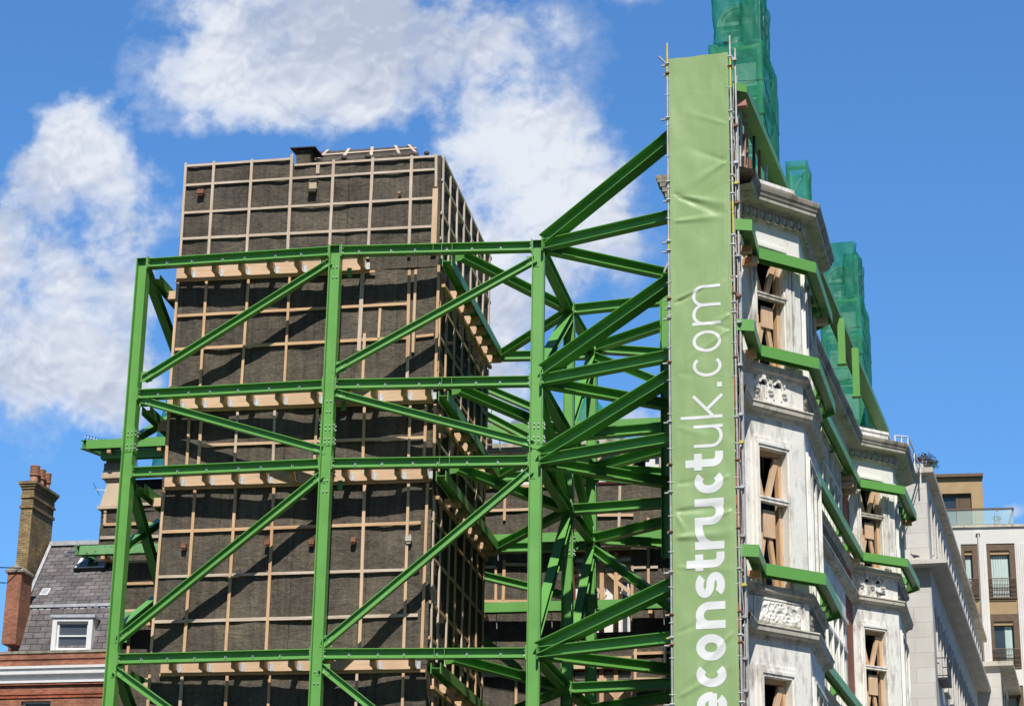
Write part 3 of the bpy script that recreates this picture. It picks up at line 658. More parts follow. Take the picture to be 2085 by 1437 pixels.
# lettering: strokes drawn in letter space (x = reading direction, y = up, x-height 1), rotated to read upwards
def arc(cx, cy, rx, ry, a0, a1, n=20): return [(cx+rx*math.cos(math.radians(a0+(a1-a0)*i/n)), cy+ry*math.sin(math.radians(a0+(a1-a0)*i/n))) for i in range(n+1)]
def glyph(ch, W, w, asc=1.45):
    h = w/2; r = min(W, 1)/2
    if ch == 'o': return [arc(W/2, .5, W/2-h, .5-h, 0, 360, 40)]
    if ch == 'c': return [arc(W/2+0.02, .5, W/2-h, .5-h, 48, 312, 32)]
    if ch == 'e': return [[(h*0.9, .47), (W-h*0.4, .47)], arc(W/2, .5, W/2-h, .5-h, -4, 318, 36)]
    if ch == 'n': return [[(h, 0), (h, 1)], arc(W/2+0.0, 1-h-(W/2-h), W/2-h, W/2-h, 168, 0, 18)+[(W-h, 0)]]
    if ch == 'u': return [[(W-h, 1), (W-h, 0)], [(h, 1)]+arc(W/2, h+(W/2-h), W/2-h, W/2-h, 180, 350, 18)]
    if ch == 'm':
        q = (W-w)/4; return [[(h, 0), (h, 1)], arc(h+q, 1-h-q, q, q, 172, 0, 14)+[(h+2*q, 0)], arc(h+3*q, 1-h-q, q, q, 172, 0, 14)+[(W-h, 0)]]
    if ch == 'r': return [[(h, 0), (h, 1)], arc(W+0.02, 0.42, W-h, 0.58-h, 172, 62, 14)]
    if ch == 't': return [[(W*0.40, 1.30), (W*0.40, h+W*0.38)]+arc(W*0.40+W*0.38, h+W*0.38, W*0.38, W*0.38, 180, 265, 12)[1:]+[(W+0.03, h)], [(0, 1-h), (W*0.95, 1-h)]]
    if ch == 'k': return [[(h, 0), (h, asc)], [(h, 0.30), (W-h*0.4, 1.0)], [(W*0.40, 0.52), (W-h*0.2, 0.0)]]
    if ch == 's':
        rr = (1-w)/4; return [arc(W/2, 1-h-rr, W/2-h, rr, 28, 180, 14)+arc(W/2, 1-h-rr, W/2-h, rr, 180, 262, 8)[1:]+arc(W/2, h+rr, W/2-h, rr, 82, 0, 8)+arc(W/2, h+rr, W/2-h, rr, 0, -150, 16)[1:]]
    if ch == '.': return [[(W/2, 0), (W/2, W)]]
    return []
ub0 = FBn.uz(1474, 1000)[0]; XH = FBn.uz(1474, 1000)[0]-FBn.uz(1414.5, 1003)[0]
letters = [('m', 581, 662, .11), ('o', 673, 717, .11), ('c', 725, 768, .11), ('.', 779.5, 789, .11), ('k', 804, 852, .11), ('u', 865, 911, .11), ('t', 921, 957, .27), ('c', 957, 1006, .28), ('u', 1015, 1069, .27),
           ('r', 1074.5, 1118.5, .27), ('t', 1126, 1162, .27), ('s', 1165, 1217, .27), ('n', 1225, 1280, .27), ('o', 1291, 1345, .28), ('c', 1349, 1400, .28), ('e', 1408, 1462, .28)]
for ch, y0, y1, w in letters:
    zt_, zb = FBn.uz(1445, y0)[1], FBn.uz(1445, y1)[1]; W = (zt_-zb)/XH
    mb = MB()
    for si, pts in enumerate(glyph(ch, W, w)):
        if ch == '.': w_ = W
        else: w_ = w
        dn = [Vector(pts[0])]
        for k in range(1, len(pts)):
            a_, b_ = Vector(pts[k-1]), Vector(pts[k]); n = max(1, int((b_-a_).length/0.06))
            for i in range(1, n+1): dn.append(a_.lerp(b_, i/n))
        closed = (dn[0]-dn[-1]).length < 1e-4; vs = []; fs = []; ns = 5; n = len(dn)
        for k in range(n):
            if closed: t = dn[1]-dn[-2] if k in (0, n-1) else dn[k+1]-dn[k-1]
            else: t = (dn[min(k+1, n-1)]-dn[max(k-1, 0)])
            t.normalize(); nn = Vector((-t.y, t.x))
            for i in range(ns+1):
                p = dn[k]+nn*w_*(i/ns-0.5)
                u = ub0-p.y*XH; z = zb+p.x*XH
                vs.append(FBn.pt(u, z, 0.036+0.0018*si+wr(u, z)))
        for k in range(n-1):
            for i in range(ns): a_ = k*(ns+1)+i; fs.append((a_, a_+1, a_+ns+2, a_+ns+1))
        mb.add(vs, fs, None, True)
    mb.build('letter', LETTER, sheet)
# scaffold
scaf = thing('scaffold', 'narrow scaffold of galvanised and yellow tubes holding the tall green banner', 'scaffold', FBn.pt(BW/2, 0, -0.3))
def pole(u, d, z0, z1, segs=(), r=0.028, wob=0.0, nm='tube'):
    cur = z0; parts = sorted(segs)
    zs = [z0]; 
    for a_, b_ in parts: zs += [a_, b_]
    zs.append(z1)
    for i in range(len(zs)-1):
        if zs[i+1]-zs[i] < 0.02: continue
        m = MB(); k = max(1, int((zs[i+1]-zs[i])/1.0)) if wob else 1
        for j in range(k):
            za, zb_ = zs[i]+(zs[i+1]-zs[i])*j/k, zs[i]+(zs[i+1]-zs[i])*(j+1)/k
            wa = wob*math.sin(za*2.1+u) if wob else 0; wb = wob*math.sin(zb_*2.1+u) if wob else 0
            m.tube(FBn.pt(u+wa, za, d), FBn.pt(u+wb, zb_, d), r, 10)
        m.build(nm, YEL if i % 2 else SCAF, scaf)
def cz(px, py): return FBn.uz(px, py)[1]
pole(-0.045, 0.0, 4, cz(1362, 88), [(cz(1362, 160), cz(1362, 92)), (cz(1363, 509), cz(1363, 484))])
pole(BW+0.05, 0.02, 4, cz(1487, 74), [(cz(1488, 180), cz(1488, 120)), (cz(1492, 475), cz(1491, 412))])
pole(BW+0.16, -0.10, 4, cz(1496, 96))
pole(BW+0.115, -0.02, 4, cz(1494, 170), wob=0.035, r=0.012)
pole(-0.02, -0.85, 4, 26.9); pole(BW+0.05, -0.85, 4, 26.9)
ties = []
for y in (131, 150, 241, 371, 408, 492, 511, 609, 627, 648, 738, 859, 946, 1002, 1083, 1165, 1251, 1298, 1313, 1434):
    z = cz(1363, y); yy = y in (371, 1298, 150); l = random.uniform(0.14, 0.24)
    m = MB().tube(FBn.pt(-l, z, -0.06), FBn.pt(BW+0.12, z+random.uniform(-.02, .02), -0.06), 0.027, 8); o = m.build('tube', YEL if yy else SCAF, scaf)
    m = MB()
    for u in (-0.045, BW+0.05): m.box(FBn.pt(u-0.045, z-0.035, -0.05), FBn.a*0.09, FBn.n*0.10, V(0, 0, 0.07)); m.tube(FBn.pt(u-0.06, z, 0.06), FBn.pt(u+0.07, z, 0.06), 0.014, 6)
    m.build('coupler', random.choice([GALV, SCAF, RUST, SCAF]), o)
for y in (120, 255, 330, 372, 412, 520, 602, 655, 742, 843, 900, 991, 1090, 1190, 1255, 1340, 1405):
    z = cz(1500, y); m = MB()
    m.tube(FBn.pt(BW+0.0, z, -0.03), FBn.pt(BW+0.22, z, -0.03), 0.02, 7); m.box(FBn.pt(BW+0.115, z-0.04, -0.06), FBn.a*0.09, FBn.n*0.10, V(0, 0, 0.07)); m.build('coupler', random.choice([GALV, SCAF, SCAF, RUST, YEL]), scaf)
for k in range(26):
    z = BT-0.15-k*0.87
    for u in (-0.03, BW+0.03):
        m = MB().tube(FBn.pt(u-0.07, z+random.uniform(-.02, .02), 0.05), FBn.pt(u+0.07, z+random.uniform(-.03, .03), 0.05), 0.007, 5); m.build('cable_tie', PLASTIC, scaf)
for a_, b_, d in (((0.15, 26.9), (-0.30, 27.35), -0.3), ((-0.02, 26.9), (0.22, 27.25), -0.5)): MB().tube(FBn.pt(a_[0], a_[1], d), FBn.pt(b_[0], b_[1], d+0.2), 0.027, 8).build('tube', SCAF, scaf)
for z0 in (6, 10.5, 15, 19.5, 24):
    MB().tube(FBn.pt(0, z0, -0.1), FBn.pt(BW, z0+1.8, -0.85), 0.026, 8).build('tube', SCAF, scaf)
u, z = FBn.uz(1356, 545); MB().tube(FBn.pt(u-0.05, z-0.12, 0), FBn.pt(u+0.06, z+0.16, -0.02), 0.03, 8).build('tube', SCAF, scaf)
# ================================================================ RETAINED STREET FACADE
P0, K0, K1, K2, K3 = V(5.62, 51.3, 0), V(5.94, 52.5, 0), V(7.64, 53.72, 0), V(8.50, 57.2, 0), V(7.56, 59.1, 0)
J0, J1, J2, J3, P9 = V(12.21, 75.0, 0), V(14.03, 76.07, 0), V(14.98, 79.8, 0), V(14.1, 81.7, 0), V(14.7, 83.9, 0)
PATH = [P0, K0, K1, K2, K3, J0, J1, J2, J3, P9]
fac = thing('retained_facade', 'ornate white stone and red brick facade with two canted bay windows, right of the banner', 'facade', (7.5, 58, 0))
TH = 0.42; ZB, ZTOP = 4.0, 23.75
rowsz = [(19.50, 22.62, 21.38), (13.62, 17.20, 15.85), (8.0, 11.32, 10.0)]
cantwin = [(0.55, 1.50), (0.46, 1.41), (0.45, 1.38)]
m = MB(); sweep(m, PATH, [(-1.3, ZB), (-1.3, 24.2)], False); m.build('interior_shade', VOID, fac)  # near-black sheet behind the wall, painting the shade seen through its openings
m = MB(); sweep(m, PATH, [(-1.3, 24.0), (0, 24.0)], False); m.build('wall_head', STONEC, fac)
def carve(fr, u0, u1, z0, z1, seed, parent, mat=STONEW, amp=0.07, d=0.01):
    nu, nz = max(8, int((u1-u0)/0.022)), max(8, int((z1-z0)/0.022)); vs = []; fs = []
    for j in range(nz+1):
        for i in range(nu+1):
            u = u0+(u1-u0)*i/nu; z = z0+(z1-z0)*j/nz; uu = abs(u-(u0+u1)/2)
            e = min(i, nu-i, j, nz-j); w = noise.noise(Vector((uu*7+seed, z*7, seed)))
            w2 = noise.noise(Vector((uu*13+2*w+seed, z*13-2*w, 4.0)))
            h = max(0, 1-abs(w)*3.2)*0.6+max(0, 1-abs(w2)*3.0)*0.5
            vs.append(fr.pt(u, z, d+(amp*h if e > 1 else 0)))
    for j in range(nz):
        for i in range(nu): a_ = j*(nu+1)+i; fs.append((a_, a_+1, a_+nu+2, a_+nu+1))
    return MB().add(vs, fs, None, True).build('carved_panel', mat, parent)
def surround(fr, u0, u1, z0, z1, parent, w=0.20, zt=None, mat=STONEW):
    m = MB()
    for (a_, b_, d0, d1) in ((w, w*0.55, 0.003, 0.055), (w*0.55, w*0.28, 0.003, 0.10), (w*0.28, 0.0, 0.003, 0.065)):
        fr.box(m, u0-a_, u0-b_, z0, z1+a_*1.35, d0, d1); fr.box(m, u1+b_, u1+a_, z0, z1+a_*1.35, d0, d1)
        fr.box(m, u0-b_, u1+b_, z1+b_*1.35, z1+a_*1.35, d0, d1+0.01)
    return m.build('window_surround', mat, parent)
def stroke3(mb, fr, pts, w, d0, d1):
    for k in range(len(pts)-1):
        a_, b_ = Vector(pts[k]), Vector(pts[k+1]); p, q = fr.pt(a_.x, a_.y, (d0+d1)/2), fr.pt(b_.x, b_.y, (d0+d1)/2)
        e = (q-p).normalized()*0.004; mb.bar(p-e, q+e, w, d1-d0, up=fr.n)
def quatrefoil(fr, uc, zc, s, parent):
    m = MB()
    for du in (-0.20*s, 0.20*s):
        stroke3(m, fr, arc(uc+du, zc+0.17*s, 0.185*s, 0.20*s, 0, 180, 12), 0.035*s, 0.003, 0.05)
        stroke3(m, fr, arc(uc+du, zc-0.17*s, 0.185*s, 0.20*s, 180, 360, 12), 0.035*s, 0.003, 0.05)
        for e in (-1, 1): fr.box(m, uc+du+e*0.10*s-0.012, uc+du+e*0.10*s+0.012, zc-0.14*s, zc+0.10*s, 0.003, 0.04)
        fr.box(m, uc+du-0.045*s, uc+du+0.045*s, zc+0.22*s, zc+0.42*s, 0.003, 0.09)
        stroke3(m, fr, arc(uc+du, zc+0.14*s, 0.10*s, 0.10*s, 10, 170, 8), 0.03*s, 0.003, 0.075)
    for du in (-0.38*s, 0.0, 0.38*s):
        fr.box(m, uc+du-0.055*s, uc+du+0.055*s, zc+0.0*s, zc+0.04*s, 0.003, 0.10); fr.box(m, uc+du-0.035*s, uc+du+0.035*s, zc-0.06*s, zc-0.002, 0.003, 0.06)
    o = m.build('tracery', STONEW, parent)
    m = MB()
    for du in (-0.20*s, 0.20*s):
        pts = [(uc+du, zc+0.12*s)]+arc(uc+du, zc+0.13*s, 0.085*s, 0.085*s, 0, 180, 10)
        m.add([fr.pt(p[0], p[1], 0.006) for p in pts], [tuple(range(len(pts)))])
    m.build('recess_shade', DARK, o)  # flat black discs paint the shade of hollows; no depth is cut
wbr = []
def window_brace(fr, u0, u1, z0, z1, zt, label, props=True):
    """timber strutting wedged in a window opening: head frame, V above the transom, A with a board below"""
    t = thing('window_brace', label, 'timber brace', fr.pt((u0+u1)/2, z0, -0.25), 'timber braces wedged in the bay windows')
    S = fr.n; d = -0.24
    def tb(a_, b_, w=0.10, h=0.09, nm='strut', dd=0.0, mat=TIMB): MB().bar(fr.pt(a_[0], a_[1], d+dd), fr.pt(b_[0], b_[1], d+dd), w, h, up=fr.n).build(nm, mat, t)
    tb((u0+0.004, z1-0.06), (u1-0.004, z1-0.06), 0.11, 0.16, 'head_plate')
    tb((u1-0.06, z0+0.01), (u1-0.06, z1-0.12), 0.10, 0.14, 'side_post'); tb((u0+0.035, z0+0.01), (u0+0.035, z1-0.12), 0.05, 0.14, 'side_post', 0.0, TIMBG)
    uc = (u0+u1)/2
    tb((u0+0.09, z1-0.3), (uc-0.14, zt+0.06), 0.11, 0.09); tb((u1-0.16, z1-0.16), (uc-0.02, zt+0.05), 0.15, 0.10, dd=0.03, mat=TIMBP)
    zc = zt-(zt-z0)*0.36
    tb((uc-0.12, zc), (u0+0.10, z0+0.02), 0.13, 0.09, mat=TIMBP); tb((uc+0.06, zc), (u1-0.20, z0+0.02), 0.13, 0.09, mat=TIMB)
    m = MB(); fr.box(m, uc-0.20, uc+0.20, zc-0.12, zt-0.22, d+0.06, d+0.10, V(0, 0, 1)); m.build('ply_board', TIMBP, t)
    m = MB(); fr.box(m, uc-0.30, uc-0.21, z0+0.1, zt-0.25, d-0.06, d+0.0, V(0, 0, 1)); m.build('strut', TIMB, t)
    return t
def bay(k0, k1, k2, k3, base, panels, blabs):
    b_ = MB(); frs = [Fr(k0, q=k1), Fr(k1, q=k2), Fr(k2, q=k3)]
    for i, fr in enumerate(frs):
        L = fr.L; holes = []
        if i == 1:
            n = 3; w = 0.72; g = (L-0.3-n*w)/(n+1)
            us = [(0.15+g*(j+1)+w*j, 0.15+g*(j+1)+w*(j+1)) for j in range(n)]
            for (z0, z1, zt) in rowsz: holes += [(a_, c_, z0, zt-0.06) for a_, c_ in us]+[(a_, c_, zt+0.06, z1) for a_, c_ in us]
        else:
            for (z0, z1, zt), (a_, c_) in zip(rowsz, cantwin): holes.append((a_, c_, z0, z1))
        holed_wall(b_, fr, 0.0, L, ZB, 23.4, holes, -TH, 0)
    wall = b_.build('bay_window', STONEW, fac, base)
    for i, fr in enumerate(frs):
        if i == 1:
            for r, (z0, z1, zt) in enumerate(rowsz):
                surround(fr, us[0][0], us[-1][1], z0, z1, wall, 0.17)
                m = MB()
                for a_, c_ in us: fr.box(m, a_-0.02, c_+0.02, z0, z1, -0.30, -0.26)
                m.build('shade_backing', VOID, wall)  # near-black sheets paint the shade inside the bay front openings
                m = MB()
                for a_, c_ in us[:2]: fr.box(m, c_+0.02, c_+g-0.02, z0, z1, 0.003, 0.07)
                m.build('mullion', STONEW, wall)
        else:
            for r, ((z0, z1, zt), (a_, c_)) in enumerate(zip(rowsz, cantwin)):
                if r == 0:
                    m = MB()          # fluted side strips of the upper window
                    for uu in (a_-0.10, a_-0.22, c_+0.04, c_+0.14, c_+0.26): fr.box(m, uu, uu+0.07, z0, z1+0.05, 0.003, 0.05+0.02*(uu > c_))
                    fr.box(m, a_-0.05, c_+0.10, z1+0.12, z1+0.20, 0.003, 0.09); fr.box(m, a_-0.02, c_+0.05, z1+0.20, z1+0.26, 0.003, 0.05)
                    m.build('window_surround', STONEW, wall)
                else: surround(fr, a_, c_, z0, z1, wall)
                m = MB(); fr.box(m, a_+0.002, c_-0.002, zt-0.06, zt+0.02, -0.14, 0.05, fr.a); fr.box(m, a_-0.05, c_+0.08, zt+0.021, zt+0.07, -0.14, 0.075, fr.a)
                m.build('transom', STONEM if r == 0 else STONEW, wall)
    # side panels
    for i, fr in enumerate(frs):
        if i != 1:
            quatrefoil(fr, 0.92 if i == 0 else 1.2, 18.76, 1.28, wall)
            carve(fr, 0.30, fr.L-0.30, 12.66, 13.26, 3.3+i, wall)
            m = MB(); fr.box(m, 0.20, fr.L-0.18, 13.262, 13.31, 0.003, 0.05); fr.box(m, 0.2, 0.26, 12.64, 13.26, 0.003, 0.03); fr.box(m, fr.L-0.24, fr.L-0.18, 12.64, 13.26, 0.003, 0.03); m.build('panel_frame', STONEW, wall)
        else:
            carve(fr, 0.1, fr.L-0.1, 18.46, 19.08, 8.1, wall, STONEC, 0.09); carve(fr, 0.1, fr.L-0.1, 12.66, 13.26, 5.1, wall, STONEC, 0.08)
    # egg and dart course
    m = MB()
    for fr in frs:
        n = int(fr.L/0.26)
        for j in range(n):
            u = (j+0.5)*fr.L/n; rot = Matrix(((fr.a.x, fr.n.x, 0), (fr.a.y, fr.n.y, 0), (0, 0, 1)))
            m.ball(fr.pt(u, 23.60, 0.14), 0.085, 8, 6, (1.0, 0.7, 1.35), rot); stroke3(m, fr, arc(u, 23.60, 0.115, 0.155, 150, 390, 12), 0.018, 0.10, 0.18)
            fr.box(m, u+fr.L/n/2-0.015, u+fr.L/n/2+0.015, 23.46, 23.72, 0.10, 0.17)
    m.build('egg_and_dart_moulding', STONEM, wall)
    return wall, frs
w1, fr1 = bay(K0, K1, K2, K3, (7.0, 55.5, 0), 0, 0)
w2, fr2 = bay(J0, J1, J2, J3, (13.5, 78, 0), 0, 0)
for frs, nm, rows in ((fr1, 'near', range(3)), (fr2, 'far', range(2))):
    lab = {('near', 0): 'timber strutting in the uppermost near bay window, half hidden behind two green beams', ('near', 1): 'tall timber strutting in the white framed near bay window right of the banner',
           ('near', 2): 'timber strutting in the lowest near bay window beside the banner foot', ('far', 0): 'timber strutting in the far bay window framed by two green beams',
           ('far', 1): 'timber strutting in the lower far bay window under the pigeon ledge'}
    for r in rows: window_brace(frs[0], *cantwin[r], *rowsz[r], lab[(nm, r)])
# flat walls
m = MB(); fn = Fr(P0, q=K0); holed_wall(m, fn, 0, fn.L-0.002, ZB, 23.4, [], -TH, -0.02); m.build('brick_wall', BRICKR, fac)
fw = Fr(K3, q=J0); LW = fw.L
wg = [(1.4, 2.5), (2.75, 3.85), (4.1, 5.2), (9.4, 10.5), (10.75, 11.85), (12.1, 12.95), (13.15, 14.0)]
holes = []
for (z0, z1, zt) in rowsz: 
    for a_, c_ in wg: holes += [(a_, c_, z0, zt-0.08), (a_, c_, zt+0.08, z1-0.4)]
m = MB(); holed_wall(m, fw, 0.9, 5.8, ZB, 23.4, holes, -TH, 0.03); holed_wall(m, fw, 8.8, 14.45, ZB, 23.4, holes, -TH, 0.03); m.build('window_wall', STONEW, fac)
m = MB()
for a_, b_ in ((0.0, 0.898), (5.802, 8.798), (14.452, LW)): holed_wall(m, fw, a_, b_, ZB, 23.4, [], -TH, -0.02)
m.build('brick_wall', BRICKR, fac)
for (z0, z1, zt) in rowsz:
    for a_, b_, g_ in ((1.2, 5.4, wg[:3]), (9.2, 14.2, wg[3:])):
        m = MB(); fw.box(m, a_-0.1, b_+0.1, z1-0.39, z1-0.25, 0.033, 0.13); fw.box(m, a_-0.05, b_+0.05, zt-0.06, zt+0.06, 0.033, 0.088)
        for e_, c_ in g_: fw.box(m, e_-0.13, e_-0.02, z0, z1-0.389, 0.033, 0.10)
        m.build('window_surround', STONEW, fac)
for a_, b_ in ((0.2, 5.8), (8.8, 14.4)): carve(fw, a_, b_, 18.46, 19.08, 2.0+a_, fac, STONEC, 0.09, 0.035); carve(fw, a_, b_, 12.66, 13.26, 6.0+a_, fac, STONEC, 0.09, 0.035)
ff = Fr(J3, q=P9); m = MB(); holed_wall(m, ff, 0.002, ff.L, ZB, 23.4, [], -TH, -0.02); m.build('brick_wall', BRICKR, fac)
# cornices swept along the whole facade
def cornice(prof, nm, mat, ends=True): m = MB(); sweep(m, PATH, prof, False); return m.build(nm, mat, fac)
cornice([(-TH, 23.4), (0.05, 23.4), (0.09, 23.46), (0.10, 23.72), (0.16, 23.76), (0.20, 23.80), (0.50, 23.83), (0.52, 23.94)], 'main_cornice', STONEM)
cornice([(0.52, 23.94), (0.545, 23.94), (0.56, 24.0), (0.60, 24.06), (0.62, 24.15), (0.62, 24.19), (0.2, 24.32), (-TH, 24.34)], 'cornice_crown', STONEC)
for z, mt in ((19.12, STONEM), (13.32, STONEM)): cornice([(0.0, z), (0.05, z+0.02), (0.07, z+0.10), (0.15, z+0.14), (0.17, z+0.24), (0.12, z+0.28), (0.0, z+0.33)], 'sill_course', mt)
for z, mt in ((17.96, STONEM), (12.18, STONEM)): cornice([(0.0, z+0.06), (0.05, z+0.09), (0.08, z+0.16), (0.21, z+0.19), (0.24, z+0.23), (0.25, z+0.33), (0.28, z+0.36), (0.27, z+0.40), (0.0, z+0.46)], 'string_course', mt)
# blocking course and low roofs of the bays
for ks in ((K0, K1, K2, K3), (J0, J1, J2, J3)):
    m = MB(); sweep(m, ks, [(-0.30, 24.30), (-0.12, 24.30), (-0.12, 24.62), (-0.08, 24.64), (-0.08, 24.74), (-0.34, 24.76), (-0.34, 24.3)], True); m.build('parapet', STONEW, fac)
    m = MB(); c = [V(k.x, k.y, 24.4) for k in ks]; m.add([p+V(-0.3, 0.2, 0) for p in c], [(0, 3, 2, 1)]); m.build('bay_roof', LEAD, fac)
# masonry and tubes behind the roof line beam
m = MB(); sweep(m, [P0, K0, K3, J0, J3], [(-0.5, 24.34), (-0.5, 26.15)], False); m.build('attic_wall', BRICKR, fac)
m = MB(); sweep(m, [P0+V(0, 0.3, 0), K0, K3, J0, J3], [(-0.48, 25.75), (-0.28, 25.75), (-0.28, 26.12), (-0.48, 26.12)], False); m.build('attic_beam', DARK, fac)
fa = Fr(K0, q=K3)
def attic(u, d, z0, z1, r, mat, nm='tube_prop'): MB().tube(fa.pt(u, z0, d), fa.pt(u, z1, d), r, 8).build(nm, mat, fac)
for u, mt, r in ((0.9, COPPER, 0.06), (1.9, SCAF, 0.05), (2.6, RUST, 0.05), (3.5, COPPER, 0.05), (4.7, DARK, 0.06)): attic(u, -0.02, 24.34, 26.2, r, mt)
for u in (0.4, 1.4, 2.3, 3.0, 4.1, 5.2, 6.0): m = MB(); fa.box(m, u, u+0.32, 24.36, 25.74, -0.46, -0.18, V(0, 0, 1)); m.build('attic_pier', random.choice([STONEC, STONEO, DARK, BRICKR]), fac)
fa2 = Fr(K3, q=J0)
for k in range(16): u = 0.5+k*1.0; m = MB(); fa2.box(m, u, u+0.35, 24.36, 25.74, -0.46, -0.12, V(0, 0, 1)); m.build('attic_pier', random.choice([STONEC, STONEM, DARK]), fac)
m = MB(); m.box(V(4.7, 51.75, 24.3), V(0.95, -0.05, 0), V(0, 0.4, 0), V(0, 0, 1.1)); m.box(V(4.7, 51.85, 25.403), V(0.75, -0.05, 0), V(0, 0.4, 0), V(0, 0, 0.75)); m.build('end_pier', BRICKR, fac)
m = MB(); m.box(V(5.40, 51.62, 24.3), V(0.42, 0, 0), V(0, 0.5, 0), V(0, 0, 0.9)); m.box(V(5.36, 51.56, 25.203), V(0.5, 0, 0), V(0, 0.6, 0), V(0, 0, 0.12)); m.box(V(5.47, 51.66, 25.326), V(0.28, 0, 0), V(0, 0.4, 0), V(0, 0, 0.5)); m.build('end_pier', STONEC, fac)
felt_sheet(Fr(V(5.35, 51.5, 0), q=V(6.05, 51.9, 0)), 0, 0.8, 24.9, 26.0, fac, 0.30, 21, 0, 0.05, STONEM, name='draped_sheet')
m = MB(); m.box(V(5.55, 52.3, 24.34), V(0.5, 0.1, 0), V(-0.1, 0.5, 0), V(0, 0, 1.9)); m.box(V(5.95, 53.1, 24.34), V(0.35, 0.1, 0), V(-0.1, 0.4, 0), V(0, 0, 1.75)); m.build('end_pier', STONEM, fac)
m = MB(); m.box(V(5.75, 52.2, 25.2), V(0.42, 0.12, 0), V(0, 0.06, 0), V(0, 0, 0.5)); m.build('masonry_panel', BRICKR, fac)
for k, (x_, y_) in enumerate(((6.15, 52.6), (6.45, 53.5), (6.7, 54.4), (7.0, 55.4), (7.3, 56.5))): MB().tube(V(x_, y_, 24.4), V(x_+0.03, y_, 26.2), 0.045, 8).build('tube_prop', [COPPER, DARK, RUST, SCAF, COPPER][k], fac)
for k in range(3): z_ = 24.35+k*0.001; MB().tube(V(5.75+k*0.14, 51.55+k*0.2, z_), V(5.78+k*0.15, 51.55+k*0.2, 26.15), 0.03, 8).build('tube_prop', [RUST, SCAF, COPPER][k], fac)
# overhanging end of the cornice, seen left of the banner
e0 = atY(1360, 372, 50.9); m = MB()
for dz, w, t in ((0.0, 0.30, 0.10), (-0.10, 0.27, 0.10), (-0.22, 0.20, 0.12), (-0.36, 0.14, 0.14), (-0.52, 0.07, 0.16)): m.box(e0+V(-w, 0.1, dz+0.15), V(w+0.5, -0.15, 0), V(0.1, 0.5, 0), V(0, 0, t-0.003))
m.build('cornice_end', STONEC, fac)

# ---------------------------------------------------------------- waling beams on the street side
Npath = [V(5.55, 50.45, 0), V(6.02, 50.5, 0), V(6.42, 52.4, 0), V(8.05, 53.4, 0), V(9.05, 57.3, 0), V(8.10, 59.2, 0), V(12.60, 74.6, 0), V(14.35, 75.5, 0), V(15.45, 79.2, 0), V(14.7, 81.0, 0)]
def offs(path, d):
    out = []; n = len(path)
    for i in range(n):
        ns = []
        if i > 0: e = (path[i]-path[i-1]).normalized(); ns.append(V(e.y, -e.x, 0))
        if i < n-1: e = (path[i+1]-path[i]).normalized(); ns.append(V(e.y, -e.x, 0))
        mm = ns[0] if len(ns) == 1 else (ns[0]+ns[1])/max(0.6, (1+ns[0].dot(ns[1])))
        out.append(path[i]+mm*d)
    return out
def waling(pts, z, label, needles=(), blocks=(), h=0.30, hv=0.30):
    pc = [pts[0].x, pts[0].y, z-hv/2]
    t = thing('waling_beam', label, 'steel beam', pc, 'green waling beams clamped round the street facade')
    cl = offs(pts, -h/2)
    # each straight length is its own channel-like H laid on its side, mitred at the bends
    for i in range(len(cl)-1):
        a_ = (cl[i+1]-cl[i]).normalized(); n = V(a_.y, -a_.x, 0); m = MB(); up_ = V(0, 0, 1)
        def miter(j, d):  # point at offset d from centre line at node j
            return offs(pts, -h/2+d)[j]
        for d0, d1 in ((h/2-0.02, h/2), (-h/2, -h/2+0.02)):
            c = [miter(i, d0), miter(i+1, d0), miter(i+1, d1), miter(i, d1)]
            m.hexa([up3(q, zz) for zz in (z-hv/2, z+hv/2) for q in (c[3], c[2], c[1], c[0])], a_)
        c = [miter(i, -h/2+0.02), miter(i+1, -h/2+0.02), miter(i+1, h/2-0.02), miter(i, h/2-0.02)]
        m.hexa([up3(q, zz) for zz in (z-0.01, z+0.01) for q in (c[3], c[2], c[1], c[0])], a_)
        L = (cl[i+1]-cl[i]).length; k = max(1, int(L/1.9))
        for j in range(1, k+1):
            c = cl[i].lerp(cl[i+1], j/(k+1)); m.box(c-n*(h/2-0.022)-up_*(hv/2-0.01)-a_*0.007, a_*0.014, n*(h-0.044), up_*(hv/2-0.022))
        for j, sg in ((i, 1), (i+1, -1)):       # end plates at the bends
            if (j == 0) or (j == len(cl)-1): continue
            c = cl[j]+a_*sg*0.20; m.box(c-n*(h/2-0.022)-up_*(hv/2+0.02)-a_*0.012, a_*0.024, n*(h-0.044), up_*(hv/2-0.012+0.02))
        o = m.build('beam_length', GREEN, t)
        mb = MB()
        for j, sg in ((i, 1), (i+1, -1)):
            if (j == 0) or (j == len(cl)-1): continue
            c = cl[j]+a_*sg*0.21
            for q in (-0.09, 0, 0.09): mb.tube(c+n*q-up_*0.07, c+n*q-up_*0.07+a_*sg*0.04, 0.018, 6)
        if mb.v: mb.build('bolt_set', GALV, o)
    for fr, u, zz in needles:
        m = MB(); fr.box(m, u-0.12, u+0.12, z-0.14, z+0.12, -0.5, 0.24); m.build('needle_beam', GREEN, t)
    for fr, u, dz, mt in blocks:
        m = MB(); fr.box(m, u-0.11, u+0.11, z+dz-0.10, z+dz+0.08, -0.02, 0.40, fr.n); m.build('timber_block', mt, t)
    return t
def bl(us, fr, zs): return [(fr, u, dz, random.choice([TIMBP, TIMB])) for u in us for dz in zs]
waling(offs([V(5.62, 50.72, 0), V(6.0, 50.85, 0), V(8.13, 58.05, 0), V(14.95, 81.4, 0)], 0), 26.35, 'topmost green beam running along the roof line under the netted turrets', h=0.46, hv=0.22, blocks=[(Fr(V(5.55, 50.9, 0), 16), 0.3, -0.32, POT)])
